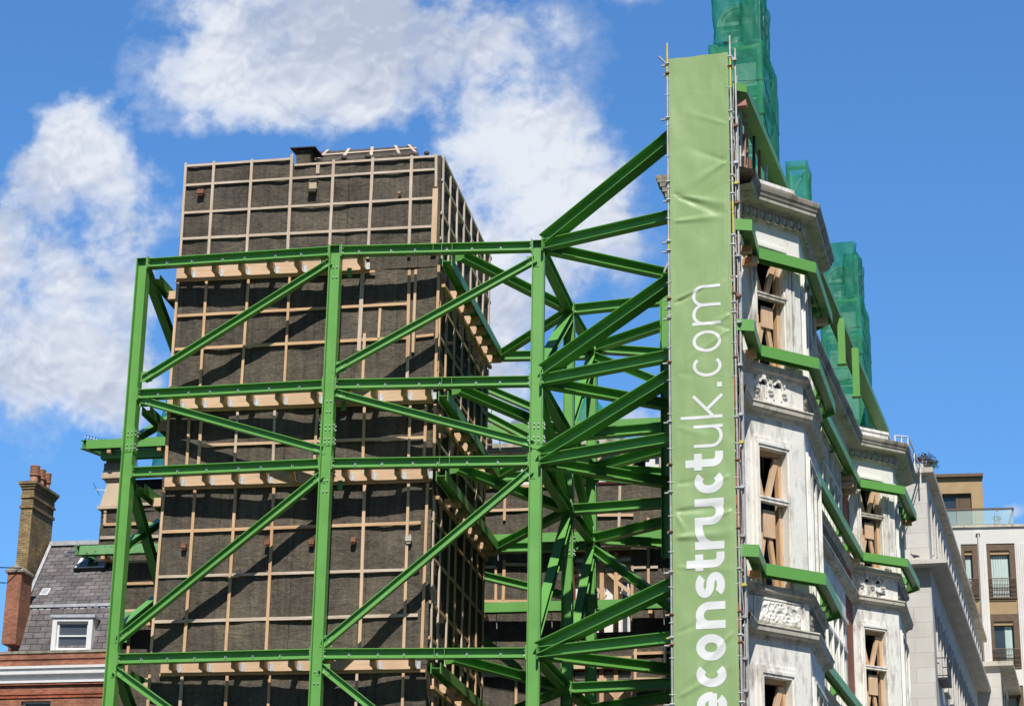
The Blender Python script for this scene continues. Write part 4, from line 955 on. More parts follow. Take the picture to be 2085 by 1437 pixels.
waling(Npath, 22.37, 'green beam wrapping both bay windows just below the main cornice', [(fr1[1], 2.3, 0), (fr1[1], 3.05, 0), (fw, 11.6, 0), (fw, 14.3, 0), (fw, 15.3, 0), (fr2[1], 2.4, 0), (fr2[1], 3.1, 0)], bl((0.5, 1.4), Fr(P0, q=K0), (-0.18,))+bl((14.8, 15.7), fw, (-0.22, -0.45))+bl((0.15, ), fr1[0], (-0.22,))+[(fr1[1], 3.5, -0.2, TIMBP), (fr2[1], 3.5, -0.2, TIMB)])
waling(Npath, 19.68, 'green beam wrapping both bay windows just above the quatrefoil panels', [(fr1[1], 2.3, 0), (fr1[1], 3.05, 0), (fw, 12.6, 0), (fw, 14.9, 0), (fr2[1], 2.4, 0)], bl((0.9,), Fr(P0, q=K0), (-0.2,))+bl((15.9,), fw, (-0.25, )))
waling(Npath, 13.93, 'lowest green beam wrapping the near bay window above the carved foliage panel', [(fr1[1], 2.3, 0), (fr1[1], 3.05, 0), (fw, 10.6, 0)], bl((0.9, 1.7), Fr(P0, q=K0), (-0.2,)))
# posts under the top beam
tb_ = thing('steel_post', 'pair of short green steel posts hanging below the roof line beam between the bays', 'steel post', atZ(1714, 655, 26.2))
for (x0, y0, y1) in ((1712, 652, 742), (1741, 712, 808)):
    p = atZ(x0, y0, 26.1); q = atY(x0+1, y1, p.y); m = MB().ibeam(up3(p, 26.15), up3(p, q.z), 0.18, 0.22, up=dirv(16.3)); m.plate(up3(p, q.z), (0, 0, 1), dirv(16), 0.34, 0.30, 0.02); m.build('post', GREEN, tb_)

# ---------------------------------------------------------------- netted turrets over the roof
def netbox(fr, u0, u1, z0, z1, depth, parent, seed, amp=0.05, top=True, name='netting'):
    """closed skirt of netting: front, right side, left side, back and top with loose folds"""
    c = [(u0, 0), (u1, 0), (u1, -depth), (u0, -depth), (u0, 0)]; vs = []; fs = []; per = []
    for k in range(4):
        n = max(3, int(((Vector(c[k+1])-Vector(c[k])).length)/0.12))
        per += [Vector(c[k]).lerp(Vector(c[k+1]), i/n) for i in range(n)]
    N = len(per); nz = max(3, int((z1-z0)/0.14)); cen = Vector(((u0+u1)/2, -depth/2))
    for j in range(nz+1):
        z = z0+(z1-z0)*j/nz
        for p in per:
            w = noise.noise(Vector((p.x*1.4+seed, p.y*1.4, z*0.9)))*amp*1.5+abs(noise.noise(Vector((p.x*3+z*1.2+seed, p.y*3, z*0.6))))*amp*1.6+noise.noise(Vector((p.x*5+seed, p.y*5, z*1.3)))*amp*0.5
            q = p+(p-cen).normalized()*w; vs.append(fr.pt(q.x, z+(noise.noise(Vector((p.x*2, p.y*2, seed)))*amp if j == nz else 0), q.y))
    for j in range(nz):
        for i in range(N): fs.append((j*N+i, j*N+(i+1) % N, (j+1)*N+(i+1) % N, (j+1)*N+i))
    m = MB().add(vs, fs, None, True)
    if top: m.add([fr.pt(u0, z1, 0), fr.pt(u1, z1, 0), fr.pt(u1, z1, -depth), fr.pt(u0, z1, -depth)], [(0, 1, 2, 3)])
    return m.build(name, NET, parent)
def turret(p, label):
    fr = Fr(p, 106.3); t = thing('netted_turret', label, 'turret', fr.pt(0.8, 24.4, -1.3), 'roof turrets wrapped in green netting')
    z0 = 24.8
    m = MB(); fr.box(m, 0.25, 1.35, z0, 30.6, -1.6, -0.35); fr.box(m, 0.18, 1.42, 29.6, 29.75, -1.7, -0.25)
    fr.box(m, 0.50, 1.02, 30.6, 31.35, -1.3, -0.45); fr.box(m, 0.62, 0.90, 30.6, 31.4, -0.5, -0.38)
    for z, e in ((31.35, 0.06), (31.46, 0.16), (31.6, 0.26)): fr.box(m, 0.45-e, 1.13+e, z, z+0.11, -1.5, -0.42+e)
    s_ = m.build('stone_body', STONEW, t)
    m = MB()                                     # round arched gable
    for k in range(14):
        for r0, r1, d in ((0.60, 0.50, -0.25), (0.49, 0.40, -0.30)):
            a0, a1 = math.pi*k/14, math.pi*(k+1)/14
            pts = [(0.80+r*math.cos(a), 31.72+r*math.sin(a)) for a, r in ((a0, r0), (a1, r0), (a1, r1), (a0, r1))]
            m.hexa([fr.pt(u, z, -1.5) for u, z in pts]+[fr.pt(u, z, d) for u, z in pts])
    m.add([fr.pt(0.80+0.42*math.cos(math.pi*k/14), 31.72+0.42*math.sin(math.pi*k/14), -0.5) for k in range(15)], [tuple(range(15))]); m.build('arched_gable', STONEM, t)
    for (u, d) in ((0.02, -0.08), (1.52, -0.08), (1.52, -2.4), (0.02, -2.4)):       # steel cage under the net
        m = MB(); fr.box(m, u-0.13 if u > 1 else u, u if u > 1 else u+0.13, z0, 30.9, d-0.13, d); m.build('cage_post', GREEN, t)
    for z in (30.72, 29.2, 27.4, 25.8):
        m = MB(); fr.box(m, 0.155, 1.385, z, z+0.15, -0.20, -0.08); fr.box(m, 1.40, 1.50, z, z+0.15, -2.26, -0.215); m.build('cage_rail', GREEN, t)
    mb = MB()
    for uu in (0.06, 0.12, 1.43, 1.49):
        for zz in (30.62, 30.74): mb.tube(fr.pt(uu, zz, -0.078), fr.pt(uu, zz, -0.05), 0.02, 6)
    mb.build('bolt_set', GALV, t)
    netbox(fr, -0.02, 1.56, 25.4, 30.95, 2.6, t, p.x)
    netbox(fr, 0.12, 1.34, 30.97, 33.2, 1.7, t, p.x+9, 0.10)
    netbox(fr, 0.95, 1.50, 30.97, 32.7, 1.9, t, p.x+19, 0.10)
    m = MB()
    for z in (31.3, 31.9, 32.4): m.tube(fr.pt(1.42, z, -0.5), fr.pt(1.42, z, -1.8), 0.03, 6)
    for d in (-0.5, -1.2, -1.8): m.tube(fr.pt(1.42, 30.9, d), fr.pt(1.42, 32.6, d), 0.03, 6)
    m.build('cage_tube', SCAF, t)
    m = MB(); pts = [(fr.pt(-0.03, 28.6, 0.03)), fr.pt(1.57, 28.55, 0.03), fr.pt(1.57, 27.0, -2.6)]
    for a_, b_ in zip(pts, pts[1:]): m.tube(a_, b_, 0.012, 5)
    for z in (29.7, 27.6): m.tube(fr.pt(-0.03, z, 0.04), fr.pt(1.58, z-0.08, 0.03), 0.010, 5); m.tube(fr.pt(1.58, z-0.08, 0.03), fr.pt(1.6, z-0.7, -2.6), 0.010, 5)
    m.build('net_rope', DARK, t)
    return t
a1_ = atY(1552, 90, 57.0)
t1 = turret(V(a1_.x, a1_.y, 0)+dirv(106.3-180)*1.56, 'tall stone turret with round arched top wrapped in green netting, rising behind the banner')
a2_ = atY(1752, 600, 78.0); copy_tree(t1, V(a2_.x-a1_.x, a2_.y-a1_.y, -0.1), 'smaller looking netted turret standing above the far bay, right of the near cornice')
fr = Fr(V(*atY(1600, 340, 63)[:2], 0), 104); t = thing('netted_cage', 'low open green cage draped with netting beside the roof line beam', 'netted cage', fr.pt(0.3, 25, -0.5))
netbox(fr, 0, 0.68, 26.2, atY(1620, 330, 63).z, 1.1, t, 4.4, 0.03, False)
for u in (0.03, 0.60):
    for d in (-0.1, -1.0): m = MB(); fr.box(m, u, u+0.07, 25.6, atY(1620, 334, 63).z, d, d+0.07); m.build('cage_post', GREEN, t)
zt_ = atY(1620, 336, 63).z
m = MB(); fr.box(m, 0.03, 0.66, zt_-0.16, zt_-0.05, -0.11, -0.05); fr.box(m, 0.03, 0.66, zt_-0.9, zt_-0.8, -1.0, -0.94); m.build('cage_rail', GREEN, t)
m = MB().bar(fr.pt(0.16, zt_-0.95, -0.3), fr.pt(0.62, zt_-0.06, -0.3), 0.05, 0.11, up=fr.n); m.build('diagonal_strap', PLASTIC, t)
def net_dome(c, r, h, label, seed):
    vs = []; fs = []; N = 28; M = 12
    for j in range(M+1):
        t_ = j/M; rr = r*(1-t_**1.7)*(1.0-0.25*t_)+0.12*(1-t_)
        for i in range(N):
            a_ = 2*math.pi*i/N; w = 1+0.10*noise.noise(Vector((math.cos(a_)*1.5+seed, math.sin(a_)*1.5, t_*3)))+0.05*noise.noise(Vector((a_*5, seed, t_*2)))
            vs.append(c+V(math.cos(a_)*rr*w, math.sin(a_)*rr*w, h*t_))
    for j in range(M):
        for i in range(N): fs.append((j*N+i, j*N+(i+1) % N, (j+1)*N+(i+1) % N, (j+1)*N+i))
    t = thing('netted_dome', label, 'turret', c, 'roof turrets wrapped in green netting')
    MB().add(vs, fs, None, True).build('netting', NET, t)
    m = MB(); 
    for j in range(8):
        q0, q1 = j/8, (j+1)/8; m.tube(c+V(0, 0, h*q0*0.9), c+V(0, 0, h*q1*0.9), r*0.7*(1-q0**1.7), 12, r*0.7*(1-q1**1.7))
    m.build('stone_dome', STONEM, t); return t
cD = atY(1200, 885, 76); net_dome(V(cD.x, cD.y, cD.z-1.4), 1.75, 3.1, 'domed turret under green netting seen through the steel between two inner columns', 2.2)
cD = atY(362, 905, 79); net_dome(V(cD.x+0.3, cD.y, cD.z-1.0), 1.15, 6.4, 'slim netted turret hidden behind the left edge of the felt covered tower', 6.2)
# ================================================================ SHEETED BUILDING AT THE BACK OF THE SITE
FR = Fr(V(1.7, 72.0, 0)-dirv(101.5)*17, 101.5)
RU = lambda x, y: FR.uz(x, y)[0]
RZ = lambda x, y: FR.uz(x, y)[1]
rear = thing('sheeted_building', 'low rear building under dark felt behind the tower, with one bay of bare white windows', 'building', FR.pt(17, 0, -2))
uR = RU(1420, 1100); u6 = RU(245, 1200); 
m = MB()
wu0, wu1 = RU(1168, 1180), RU(1284, 1180)
holed_wall(m, FR, RU(185, 1400)+0.3, uR, 4, 21.3, [(wu0, wu1, 16.2, 18.95), (wu0, wu1, 12.2, 14.95)], -0.5, -0.08); m.build('wall', BRICKR, rear)
fsd = dict(step=0.12)
left = RU(330+40, 1200)
for x, y0, y1 in ((213, 1000, 1042), (205, 1036, 1078), (200, 1074, 1150), (187, 1146, 1290), (176, 1286, 1800)):
    felt_sheet(FR, RU(x, (y0+min(y1, 1437))/2), left+1.5, RZ(x, y1), RZ(x, y0), rear, 0.05, x*0.1, 0.0, step=0.12)
ux0 = RU(930, 1200)
felt_sheet(FR, ux0, wu0-0.05, 5, 21.45, rear, 0.05, 11, step=0.12)
felt_sheet(FR, wu1+0.05, uR, 5, 21.45, rear, 0.05, 17, step=0.12)
felt_sheet(FR, wu0-0.05, wu1+0.05, 19.0, 21.3, rear, 0.05, 23, step=0.12); felt_sheet(FR, wu0-0.05, wu1+0.05, 15.0, 16.2, rear, 0.05, 24, step=0.12)
def rb(a_, b_, w=0.10, mat=TIMB, d=0.06, t=0.05): batten(FR, a_, b_, d, w, t, mat, rear)
def rbp(p, q, **k): rb(FR.uz(*p), FR.uz(*q), **k)
for x, y0, y1 in ((1010, 1155, 1222), (1026, 1140, 1222), (1028, 1005, 1060), (1262, 990, 1075), (1288, 1150, 1215), (1321, 1055, 1200), (1294, 1310, 1437), (1355, 1310, 1437), (975, 1380, 1700), (1048, 1380, 1700), (214, 1038, 1070), (205, 1150, 1250), (203, 1280, 1360), (186, 1385, 1700), (330, 1150, 1250), (255, 1290, 1420)):
    u, z0 = FR.uz(x, y1); z1 = FR.uz(x, y0)[1]; rb((u, z0), (u, z1), d=0.066)
for x0, x1, y in ((975, 1130, 992), (975, 1100, 1040), (1000, 1120, 1092), (975, 1010, 1155), (1026, 1075, 1150), (975, 1075, 1225), (1200, 1290, 1050), (1215, 1290, 1088), (1288, 1340, 1156), (1290, 1400, 1330), (1297, 1400, 1383), (960, 1072, 1376), (205, 330, 1029), (214, 330, 1068), (205, 330, 1095), (200, 330, 1145), (196, 330, 1190), (186, 330, 1385), (190, 330, 1245)):
    rbp((x0, y), (x1, y-(x1-x0)*0.02), mat=random.choice([TIMB, TIMBG, TIMBP]))
# exposed white window bay, upper and lower
def bare_window(u0, u1, z0, z1, k):
    m = MB(); n = 4; w = (u1-u0)/n
    FR.box(m, u0, u1, z0-0.3, z1+0.3, -0.55, -0.449); back = m.build('window_bay', WHITEP, rear)
    m = MB()
    for zz, t, d in ((z1-0.28, 0.10, 0.30), (z1-0.62, 0.14, 0.24), (z1-0.75, 0.07, 0.30)): FR.box(m, u0+0.02, u1-0.02, zz, zz+t, -0.44, -0.44+d)
    m.build('cornice', WHITEP, back)
    m = MB()
    for i in range(n):
        if i in (0, 3): FR.box(m, u0+w*i+0.16, u0+w*(i+1)-0.16, z0, z1-0.95, -0.445, -0.40)
    m.build('pane', GLASSD, back)
    m = MB()
    for i in (0, 3):
        a_, c_ = u0+w*i+0.12, u0+w*(i+1)-0.12; 
        for (p_, q_) in ((a_, a_+0.04), (c_-0.04, c_)): FR.box(m, p_, q_, z0-0.02, z1-0.9, -0.44, -0.36)
        FR.box(m, a_+0.042, c_-0.042, z1-0.948, z1-0.9, -0.44, -0.36); FR.box(m, a_+0.042, c_-0.042, (z0+z1)/2-0.5, (z0+z1)/2-0.45, -0.398, -0.36)
    m.build('sash', WHITEP, back)
    for i in range(1, n): m = MB(); FR.box(m, u0+w*i-0.09, u0+w*i+0.05, z0, z1, -0.22, -0.06, V(0, 0, 1)); m.build('timber_post', TIMB, back)
    for i in (1, 3):
        for sg in (-1, 1): MB().bar(FR.pt(u0+w*i-0.02, z1-0.95, -0.14), FR.pt(u0+w*i+sg*0.62, z1-0.35 if k == 0 else z1-0.3, -0.14), 0.12, 0.12, up=FR.n).build('knee_brace', TIMBP, back)
        MB().bar(FR.pt(u0+w*i-0.02, z1-1.0, -0.14), FR.pt(u0+w*i+0.6, z1-1.5, -0.14), 0.12, 0.12, up=FR.n).build('knee_brace', TIMBP, back)
bare_window(wu0, wu1, 16.2, 18.95, 0); bare_window(wu0, wu1, 12.2, 14.95, 1)
m = MB(); FR.box(m, RU(1150, 1380), RU(1286, 1380), 14.96, 15.35, 0.04, 0.12, FR.a); m.build('timber_beam', TIMBP, rear)
m = MB(); FR.box(m, RU(1150, 1380), RU(1286, 1380), 19.0, 19.12, 0.04, 0.12, FR.a); m.build('timber_beam', TIMB, rear)
# top storey: white band with props and dark openings
m = MB(); hs = []
uu = ux0
while uu < uR-1.6: hs.append((uu+0.55, uu+1.45, 21.62, 22.35)); uu += 1.7
holed_wall(m, FR, ux0, uR, 21.302 if False else 21.46, 22.6, hs, -0.45, -0.05); m.build('upper_wall', WHITEP, rear)
m = MB(); FR.box(m, ux0, uR, 21.3, 22.7, -1.2, -0.9); FR.box(m, u6-1.0, left+1.5, 20.9, 22.3, -1.0, -0.45); m.build('opening_shade', VOID, rear)  # near-black slabs painting the shade behind the top storey
uu = ux0+0.3
while uu < uR-0.5:
    m = MB(); FR.box(m, uu, uu+0.22, 21.5, 22.75, -0.04, 0.12, V(0, 0, 1)); m.build('timber_post', random.choice([TIMB, RUST, TIMBG]), rear)
    MB().bar(FR.pt(uu+0.2, 21.8, 0.04), FR.pt(uu+0.75, 22.45, 0.04), 0.10, 0.12, up=FR.n).build('knee_brace', TIMBP, rear); uu += 1.35
rb((ux0, 22.62), (uR, 22.62), 0.16, TIMBP, 0.16, 0.1)
m = MB(); FR.box(m, ux0, uR, 22.66, 23.0, -0.45, -0.1); m.build('parapet', STONEM, rear)
# buff stone chimney pier on the left
upx = RU(213, 960); upr = RU(262, 960)
m = MB()
zc = RZ(225, 950)
for (e, z0, z1) in ((0.0, RZ(225, 944), RZ(225, 930)), (0.05, RZ(225, 958), RZ(225, 944)-0.004)): FR.box(m, upx+0.05-e, upr, z0, z1, -0.6, 0.05+e)
o = m.build('chimney_pier', STONEC, rear)
m = MB()
for e, y0, y1 in ((0.06, 966, 958.5), (0.10, 975, 966.5), (0.0, 981, 975.5)): FR.box(m, upx+0.05-e, upr, RZ(225, y0), RZ(225, y1), -0.6, 0.05+e)
m.hexa([FR.pt(u, z, d) for z, uu, dd_ in ((RZ(225, 1030), upx-0.03, 0.12), (RZ(225, 981.5), upx+0.14, 0.0)) for u, d in ((uu, dd_), (upr, dd_), (upr, -0.6), (uu, -0.6))]); m.box(FR.pt(upx-0.12, RZ(225, 1037), -0.6), FR.a*1.0, FR.n*0.75, V(0, 0, RZ(225, 1030.3)-RZ(225, 1037))); m.build('chimney_pier', STONEO, rear)
# rear waling beams
def rear_waling(u0, u1, z, label, mat=GREEN, d=0.75, h=0.33, ret=False):
    t = thing('waling_beam', label, 'steel beam', FR.pt(u0, z-h/2, d), 'green waling beams along the rear building')
    p, q = FR.pt(u0, z, d-h/2), FR.pt(u1, z, d-h/2); m = MB().ibeam(p, q, h, h, up=FR.n)
    m.plate(p, FR.a, FR.n, h, h, 0.015); m.build('beam_length', mat, t)
    if ret: MB().ibeam(p-FR.a*0.12+FR.n*0.2, p-FR.a*0.12-FR.n*1.1+FR.a*0.5-V(0, 0, 0.0), h, 0.24, up=V(0, 0, 1)).build('return_beam', mat, t)
    uu = u0+0.8
    while uu < u1-0.3:
        m = MB(); FR.box(m, uu, uu+0.14, z-h/2-0.16, z-h/2-0.01, 0.03, d-0.05, FR.n); m.build('packer', TIMB, t)
        m = MB(); m.tube(FR.pt(uu+0.5, z-h/2, d-0.2), FR.pt(uu+0.5, z-h/2-0.5, d-0.35), 0.02, 6); m.build('tie_rod', GALV, t); uu += 1.9
    return t
um = RU(345, 1100)+2.2
rear_waling(RU(191, 915), um, RZ(230, 914.5)+0.0, 'upper green beam poking out left of the tower below the small aerial', ret=True)
rear_waling(RU(215, 932), um, RZ(230, 932), 'green beam resting on the buff stone chimney pier', d=0.45, h=0.30)
rear_waling(RU(178, 1130), um, RZ(230, 1128), 'weathered rusty green beam over the skylight', GREENR, ret=True)
rear_waling(RU(166, 1265), um, RZ(230, 1264), 'weathered rusty green beam over the white dormer window', GREENR, ret=True)
ua = RU(945, 1100)
rear_waling(ua, uR, RZ(1100, 882), 'high green beam across the back of the site right of the tower')
rear_waling(RU(1340, 900), uR, RZ(1350, 905), 'short green beam under the high rear beam beside the banner', d=0.4)
rear_waling(ua, uR, RZ(1100, 1105), 'middle green beam across the back of the site above the bare white windows')
rear_waling(ua, uR, RZ(1100, 1243), 'lower green beam across the back of the site below the bare white windows')

# ================================================================ BRICK HOUSE, LEFT
HB = Fr(atY(-200, 1330, 73.6), 102.0); house = thing('brick_house', 'red brick house with slate mansard roof, white sash dormer and tall yellow brick chimney', 'house', HB.pt(4, 0, -3))
hu = lambda x, y: HB.uz(x, y)[0]; hz_ = lambda x, y: HB.uz(x, y)[1]
xr = hu(230, 1330); zt0 = hz_(90, 1327); H = lambda y: hz_(90, y)
m = MB(); holed_wall(m, HB, 0, xr, 0, H(1341)-0.002, [(hu(43, 1430), hu(103, 1430), H(1520), H(1426))], -0.35, 0); m.build('wall', BRICKO, house)
m = MB(); HB.box(m, 0, xr, H(1341), H(1330), -0.40, 0.05); m.build('brick_band', BRICKO, house)
m = MB(); HB.box(m, 0, xr, H(1330)+0.003, zt0+0.04, -0.45, 0.09); m.build('coping', STONEC, house)
m = MB()
for y0, y1, d in ((1362, 1357, 0.24), (1367, 1362.2, 0.17), (1373, 1367.2, 0.20), (1386, 1373.2, 0.03), (1390, 1386.2, 0.12)): HB.box(m, 0, xr, H(y0), H(y1), 0.003, d)
m.build('cornice', WHITEP, house)
m = MB()
for y0, y1, d in ((1394, 1390.3, 0.09), (1413, 1408, 0.05), (1420, 1416, 0.04)): HB.box(m, 0, xr, H(y0), H(y1), 0.003, d)
m.build('string_course', BRICKR, house)
wn = MB(); HB.box(wn, hu(43, 1430), hu(103, 1430), H(1520), H(1426), -0.28, -0.24); wp = wn.build('window', GLASSD, house)
m = MB(); HB.box(m, hu(43, 1430), hu(49, 1430), H(1520), H(1426), -0.235, -0.12); HB.box(m, hu(49.2, 1430), hu(103, 1430), H(1430), H(1426), -0.235, -0.12); m.build('frame', WHITEP, wp)
# mansard
def hp(x, y, back): return atP(x, y, HB.p-HB.n*back, 102.0)
s1 = [hp(20, 1330, 0.5), hp(230, 1324, 0.5), hp(232, 1232, 1.15), hp(38, 1237, 1.15)]
MB().add(s1, [(0, 1, 2, 3)]).build('lower_slates', SLATE, house)
s2 = [s1[3]+V(0.2, 0.05, 0.10), s1[2]+V(0, 0.05, 0.10), hp(235, 1106, 4.0), hp(104, 1110, 4.0)]
MB().bar(s2[0]+V(0, -0.03, 0.05), s2[3]+V(0, -0.03, 0.05), 0.11, 0.05).build('edge_flashing', LEAD, house)
MB().add(s2, [(0, 1, 2, 3)]).build('upper_slates', SLATE, house)
m = MB().bar(s1[3]+V(0, -0.02, 0.03), s1[2]+V(0, -0.02, 0.03), 0.10, 0.10); m.build('lead_roll', LEAD, house)
m = MB()
for i in range(14):
    a_, b_ = s1[3].lerp(s1[2], (i+0.1)/14), s1[3].lerp(s1[2], (i+0.75)/14); z_ = random.uniform(-.05, -.12); m.box(a_+V(0, -0.03, z_), b_-a_, V(0, -0.012, 0), V(0, 0.03, 0.11))
m.build('lead_clip', LEAD, house)
m = MB().bar(s2[3]+V(0, -0.05, 0.03), s2[2]+V(0, -0.05, 0.03), 0.25, 0.16); m.build('ridge_flashing', LEAD, house)
MB().box(s2[3]+V(1.9, 0.3, 0.15), V(1.5, 0.1, 0), V(0, 0.7, 0), V(0, 0, 0.30)).build('roof_upstand', TIMBP, house)
sn = (s2[1]-s2[0]).cross(s2[3]-s2[0]).normalized(); sn = sn if sn.y < 0 else -sn; su = (s2[1]-s2[0]).normalized(); sv = sn.cross(su); sv = sv if sv.z > 0 else -sv
def onslope(px, py):
    d = Vector(_ray(px, py)); o = Vector(CAMO); return o+d*((s2[0]-o).dot(sn)/d.dot(sn))
# skylight with raised frame
o = onslope(150, 1163); m = MB(); m.box(o, su*1.25, sv*0.95, sn*0.10); sk = m.build('skylight', DARK, house)
m = MB(); m.box(o+sn*0.102+su*0.05+sv*0.05, su*0.12, sv*0.86, sn*0.03); m.box(o+sn*0.102+su*0.172+sv*0.05, su*1.0, sv*0.05, sn*0.03); m.build('frame', WHITEP, sk)
m = MB(); m.box(o+sn*0.102+su*0.175+sv*0.105, su*0.98, sv*0.8, sn*0.01); m.build('pane', GLASS, sk)
o = onslope(80, 1213); m = MB(); m.box(o, su*0.30, sv*0.42, sn*0.05); vt = m.build('roof_vent', WHITEP, house)
m = MB(); m.box(o+su*0.04+sv*0.05+sn*0.052, su*0.22, sv*0.32, sn*0.008); m.build('grille', GALV, vt)
o = onslope(137, 1125); m = MB(); m.box(o, su*0.28, sv*0.12, sn*0.03); m.box(o-sv*0.22-su*0.08, su*0.28, sv*0.17, sn*0.02); m.build('replaced_slate', glass_mat('blue_slate', (0.12, 0.15, 0.16), 0.4), house)
# dormer
dx0, dx1 = hp(102, 1326, 0.42), hp(184, 1326, 0.42); dzt = hp(108, 1257, 0.42).z; e = (dx1-dx0).normalized(); nb = -HB.n; dz0 = dx0.z; hh = dzt-dz0; ww = (dx1-dx0).length
m = MB(); m.box(dx0, e*0.16, nb*1.0, V(0, 0, hh)); m.box(dx0+e*(ww-0.16), e*0.16, nb*1.0, V(0, 0, hh)); m.box(dx0+e*0.162, e*(ww-0.324), nb*0.9, V(0, 0, 0.07)); m.box(dx0+e*0.162+V(0, 0, hh-0.12), e*(ww-0.324), nb*0.9, V(0, 0, 0.12))
dorm = m.build('dormer', WHITEP, house)
m = MB(); m.box(dx0-e*0.08-nb*0.06+V(0, 0, hh+0.003), e*(ww+0.16), nb*1.3, V(0, 0, 0.10)); m.build('lead_roof', LEAD, dorm)
m = MB()
for z_, t in ((0.075, 0.07), (hh*0.46, 0.05), (hh-0.19, 0.06)): m.box(dx0+e*0.22+nb*0.10+V(0, 0, z_), e*(ww-0.44), nb*0.06, V(0, 0, t))
for u in (0.165, ww-0.225): m.box(dx0+e*u+nb*0.10+V(0, 0, 0.075), e*0.058, nb*0.06, V(0, 0, hh-0.2))
m.build('sash', WHITEP, dorm); m = MB(); m.box(dx0+e*0.17+nb*0.17+V(0, 0, 0.08), e*(ww-0.34), nb*0.02, V(0, 0, hh-0.2)); m.build('pane', GLASSD, dorm)
# chimney stack
cb = atY(31, 1160, 75.3); cr = atY(55, 1160, 75.3); ca = (V(cr.x, cr.y, 0)-V(cb.x, cb.y, 0)); cw = ca.length+0.02; ca = dirv(102); cd = dirv(12)
czb, czt = 15.9, atY(38, 985, 75.3).z; o = V(cb.x, cb.y, 0)
CH = MB(); CH.box(o+V(0, 0, 18.35), ca*cw, cd*1.85, V(0, 0, czt-18.35-0.9)); ch = CH.build('chimney', BRICKY, house)
m = MB(); zc = czt-0.9
for e_, t in ((0.05, 0.10), (0.0, 0.28), (0.05, 0.09), (0.01, 0.24), (0.05, 0.09), (0.09, 0.08), (0.13, 0.10)):
    m.box(o-ca*e_-cd*e_+V(0, 0, zc+0.002), ca*(cw+2*e_), cd*(1.85+2*e_), V(0, 0, t-0.002)); zc += t
m.build('corbelling', BRICKY, ch)
m = MB(); m.box(o+V(0, 0, 15.0), ca*cw, cd*1.85, V(0, 0, 3.348)); m.build('chimney_base', BRICKR, ch)
for k in range(3):
    p = o+ca*cw*0.62+cd*(0.30+k*0.52)+V(0, 0, zc); m = MB(); m.tube(p, p+V(0, 0, 0.30), 0.155, 14, 0.135); m.tube(p+V(0, 0, 0.30), p+V(0, 0, 0.34), 0.19, 14)
    for j in range(5): m.tube(p+V(0, 0, 0.36+j*0.055), p+V(0, 0, 0.385+j*0.055), 0.175, 14)
    m.tube(p+V(0, 0, 0.34), p+V(0, 0, 0.63), 0.13, 12); m.tube(p+V(0, 0, 0.63), p+V(0, 0, 0.66), 0.185, 14)
    m.build('chimney_pot', POT, ch)
# party wall sloping behind and brick pier at the front
q0, q1 = o+cd*1.9+ca*0.1, o+cd*6.2+ca*0.1
m = MB(); m.hexa([q0+V(0, 0, 15), q1+V(0, 0, 15), q1-ca*0.3+V(0, 0, 15), q0-ca*0.3+V(0, 0, 15), q0+V(0, 0, 20.15), q1+V(0, 0, 20.55), q1-ca*0.3+V(0, 0, 20.55), q0-ca*0.3+V(0, 0, 20.15)][::1]); m.build('party_wall', BRICKR, house)
pr = atY(9, 1310, 73.0); pz = atY(20, 1165, 73.0).z; po = V(pr.x, pr.y, 0)-ca*0.12
m = MB(); m.box(po+V(0, 0, 15.72), ca*0.52, cd*0.9, V(0, 0, pz-15.72)); pier = m.build('brick_pier', BRICKO, house)
m = MB(); m.box(po-ca*0.07-cd*0.07+V(0, 0, pz+0.002), ca*0.66, cd*1.04, V(0, 0, 0.07)); c_ = [po-ca*0.07-cd*0.07, po+ca*0.59-cd*0.07, po+ca*0.59+cd*0.97, po-ca*0.07+cd*0.97]
m.add([p+V(0, 0, pz+0.073) for p in c_]+[po+ca*0.26+cd*0.1+V(0, 0, pz+0.33), po+ca*0.26+cd*0.8+V(0, 0, pz+0.33)], [(0, 1, 4), (1, 2, 5, 4), (2, 3, 5), (3, 0, 4, 5)]); m.build('pier_cap', STONEC, pier)
tag(MB().tube(atY(-60, 1153, 72), atY(45, 1156, 72.9), 0.02, 5).build('cable', DARK), 'upper of two thin black cables running left from the brick pier', 'cable', 'cables at the left edge')
tag(MB().tube(atY(-60, 1184, 72), atY(12, 1186, 73), 0.02, 5).build('cable', DARK), 'lower of two thin black cables running left from the brick pier', 'cable', 'cables at the left edge')

# ================================================================ WHITE STONE BUILDING BEYOND THE FACADE
WC = V(17.3, 86.3, 0); FW = Fr(WC, 15.55); FE = Fr(WC-dirv(105.5)*3.0, q=WC); sb = thing('stone_building', 'plain white stone apartment building with deep projecting slab cornices along the street', 'building', FW.pt(15, 0, -3))
LWs = 36.0
wins = [(1.5+3.1*i, 3.0+3.1*i) for i in range(11)]
hol = [(a_, c_, z0, z1) for a_, c_ in wins for z0, z1 in ((22.9, 25.1), (17.9, 20.6), (13.2, 15.9), (8.6, 11.2))]
m = MB(); holed_wall(m, FW, 0, LWs, 4, 26.0, hol, -0.5, 0); holed_wall(m, FE, 0, FE.L-0.5, 4, 26.0, [], -0.5, -0.003); m.build('wall', STONEP, sb)
m = MB(); FW.box(m, 0.6, LWs, 4, 25.9, -2.2, -2.0); m.build('interior_shade', VOID, sb)  # near-black sheet painted as the shaded rooms behind the windows
for z, d, t in ((26.0, 0.32, 0.26), (22.05, 0.72, 0.22)):
    m = MB(); sweep(m, [FE.p, WC, FW.pt(LWs, 0)], [(0.0, z), (d-0.1, z+0.02), (d, z+0.05), (d, z+t), (-0.4, z+t+0.06)], False); m.build('slab_cornice', STONEP if d > 0.5 else STONEM, sb)
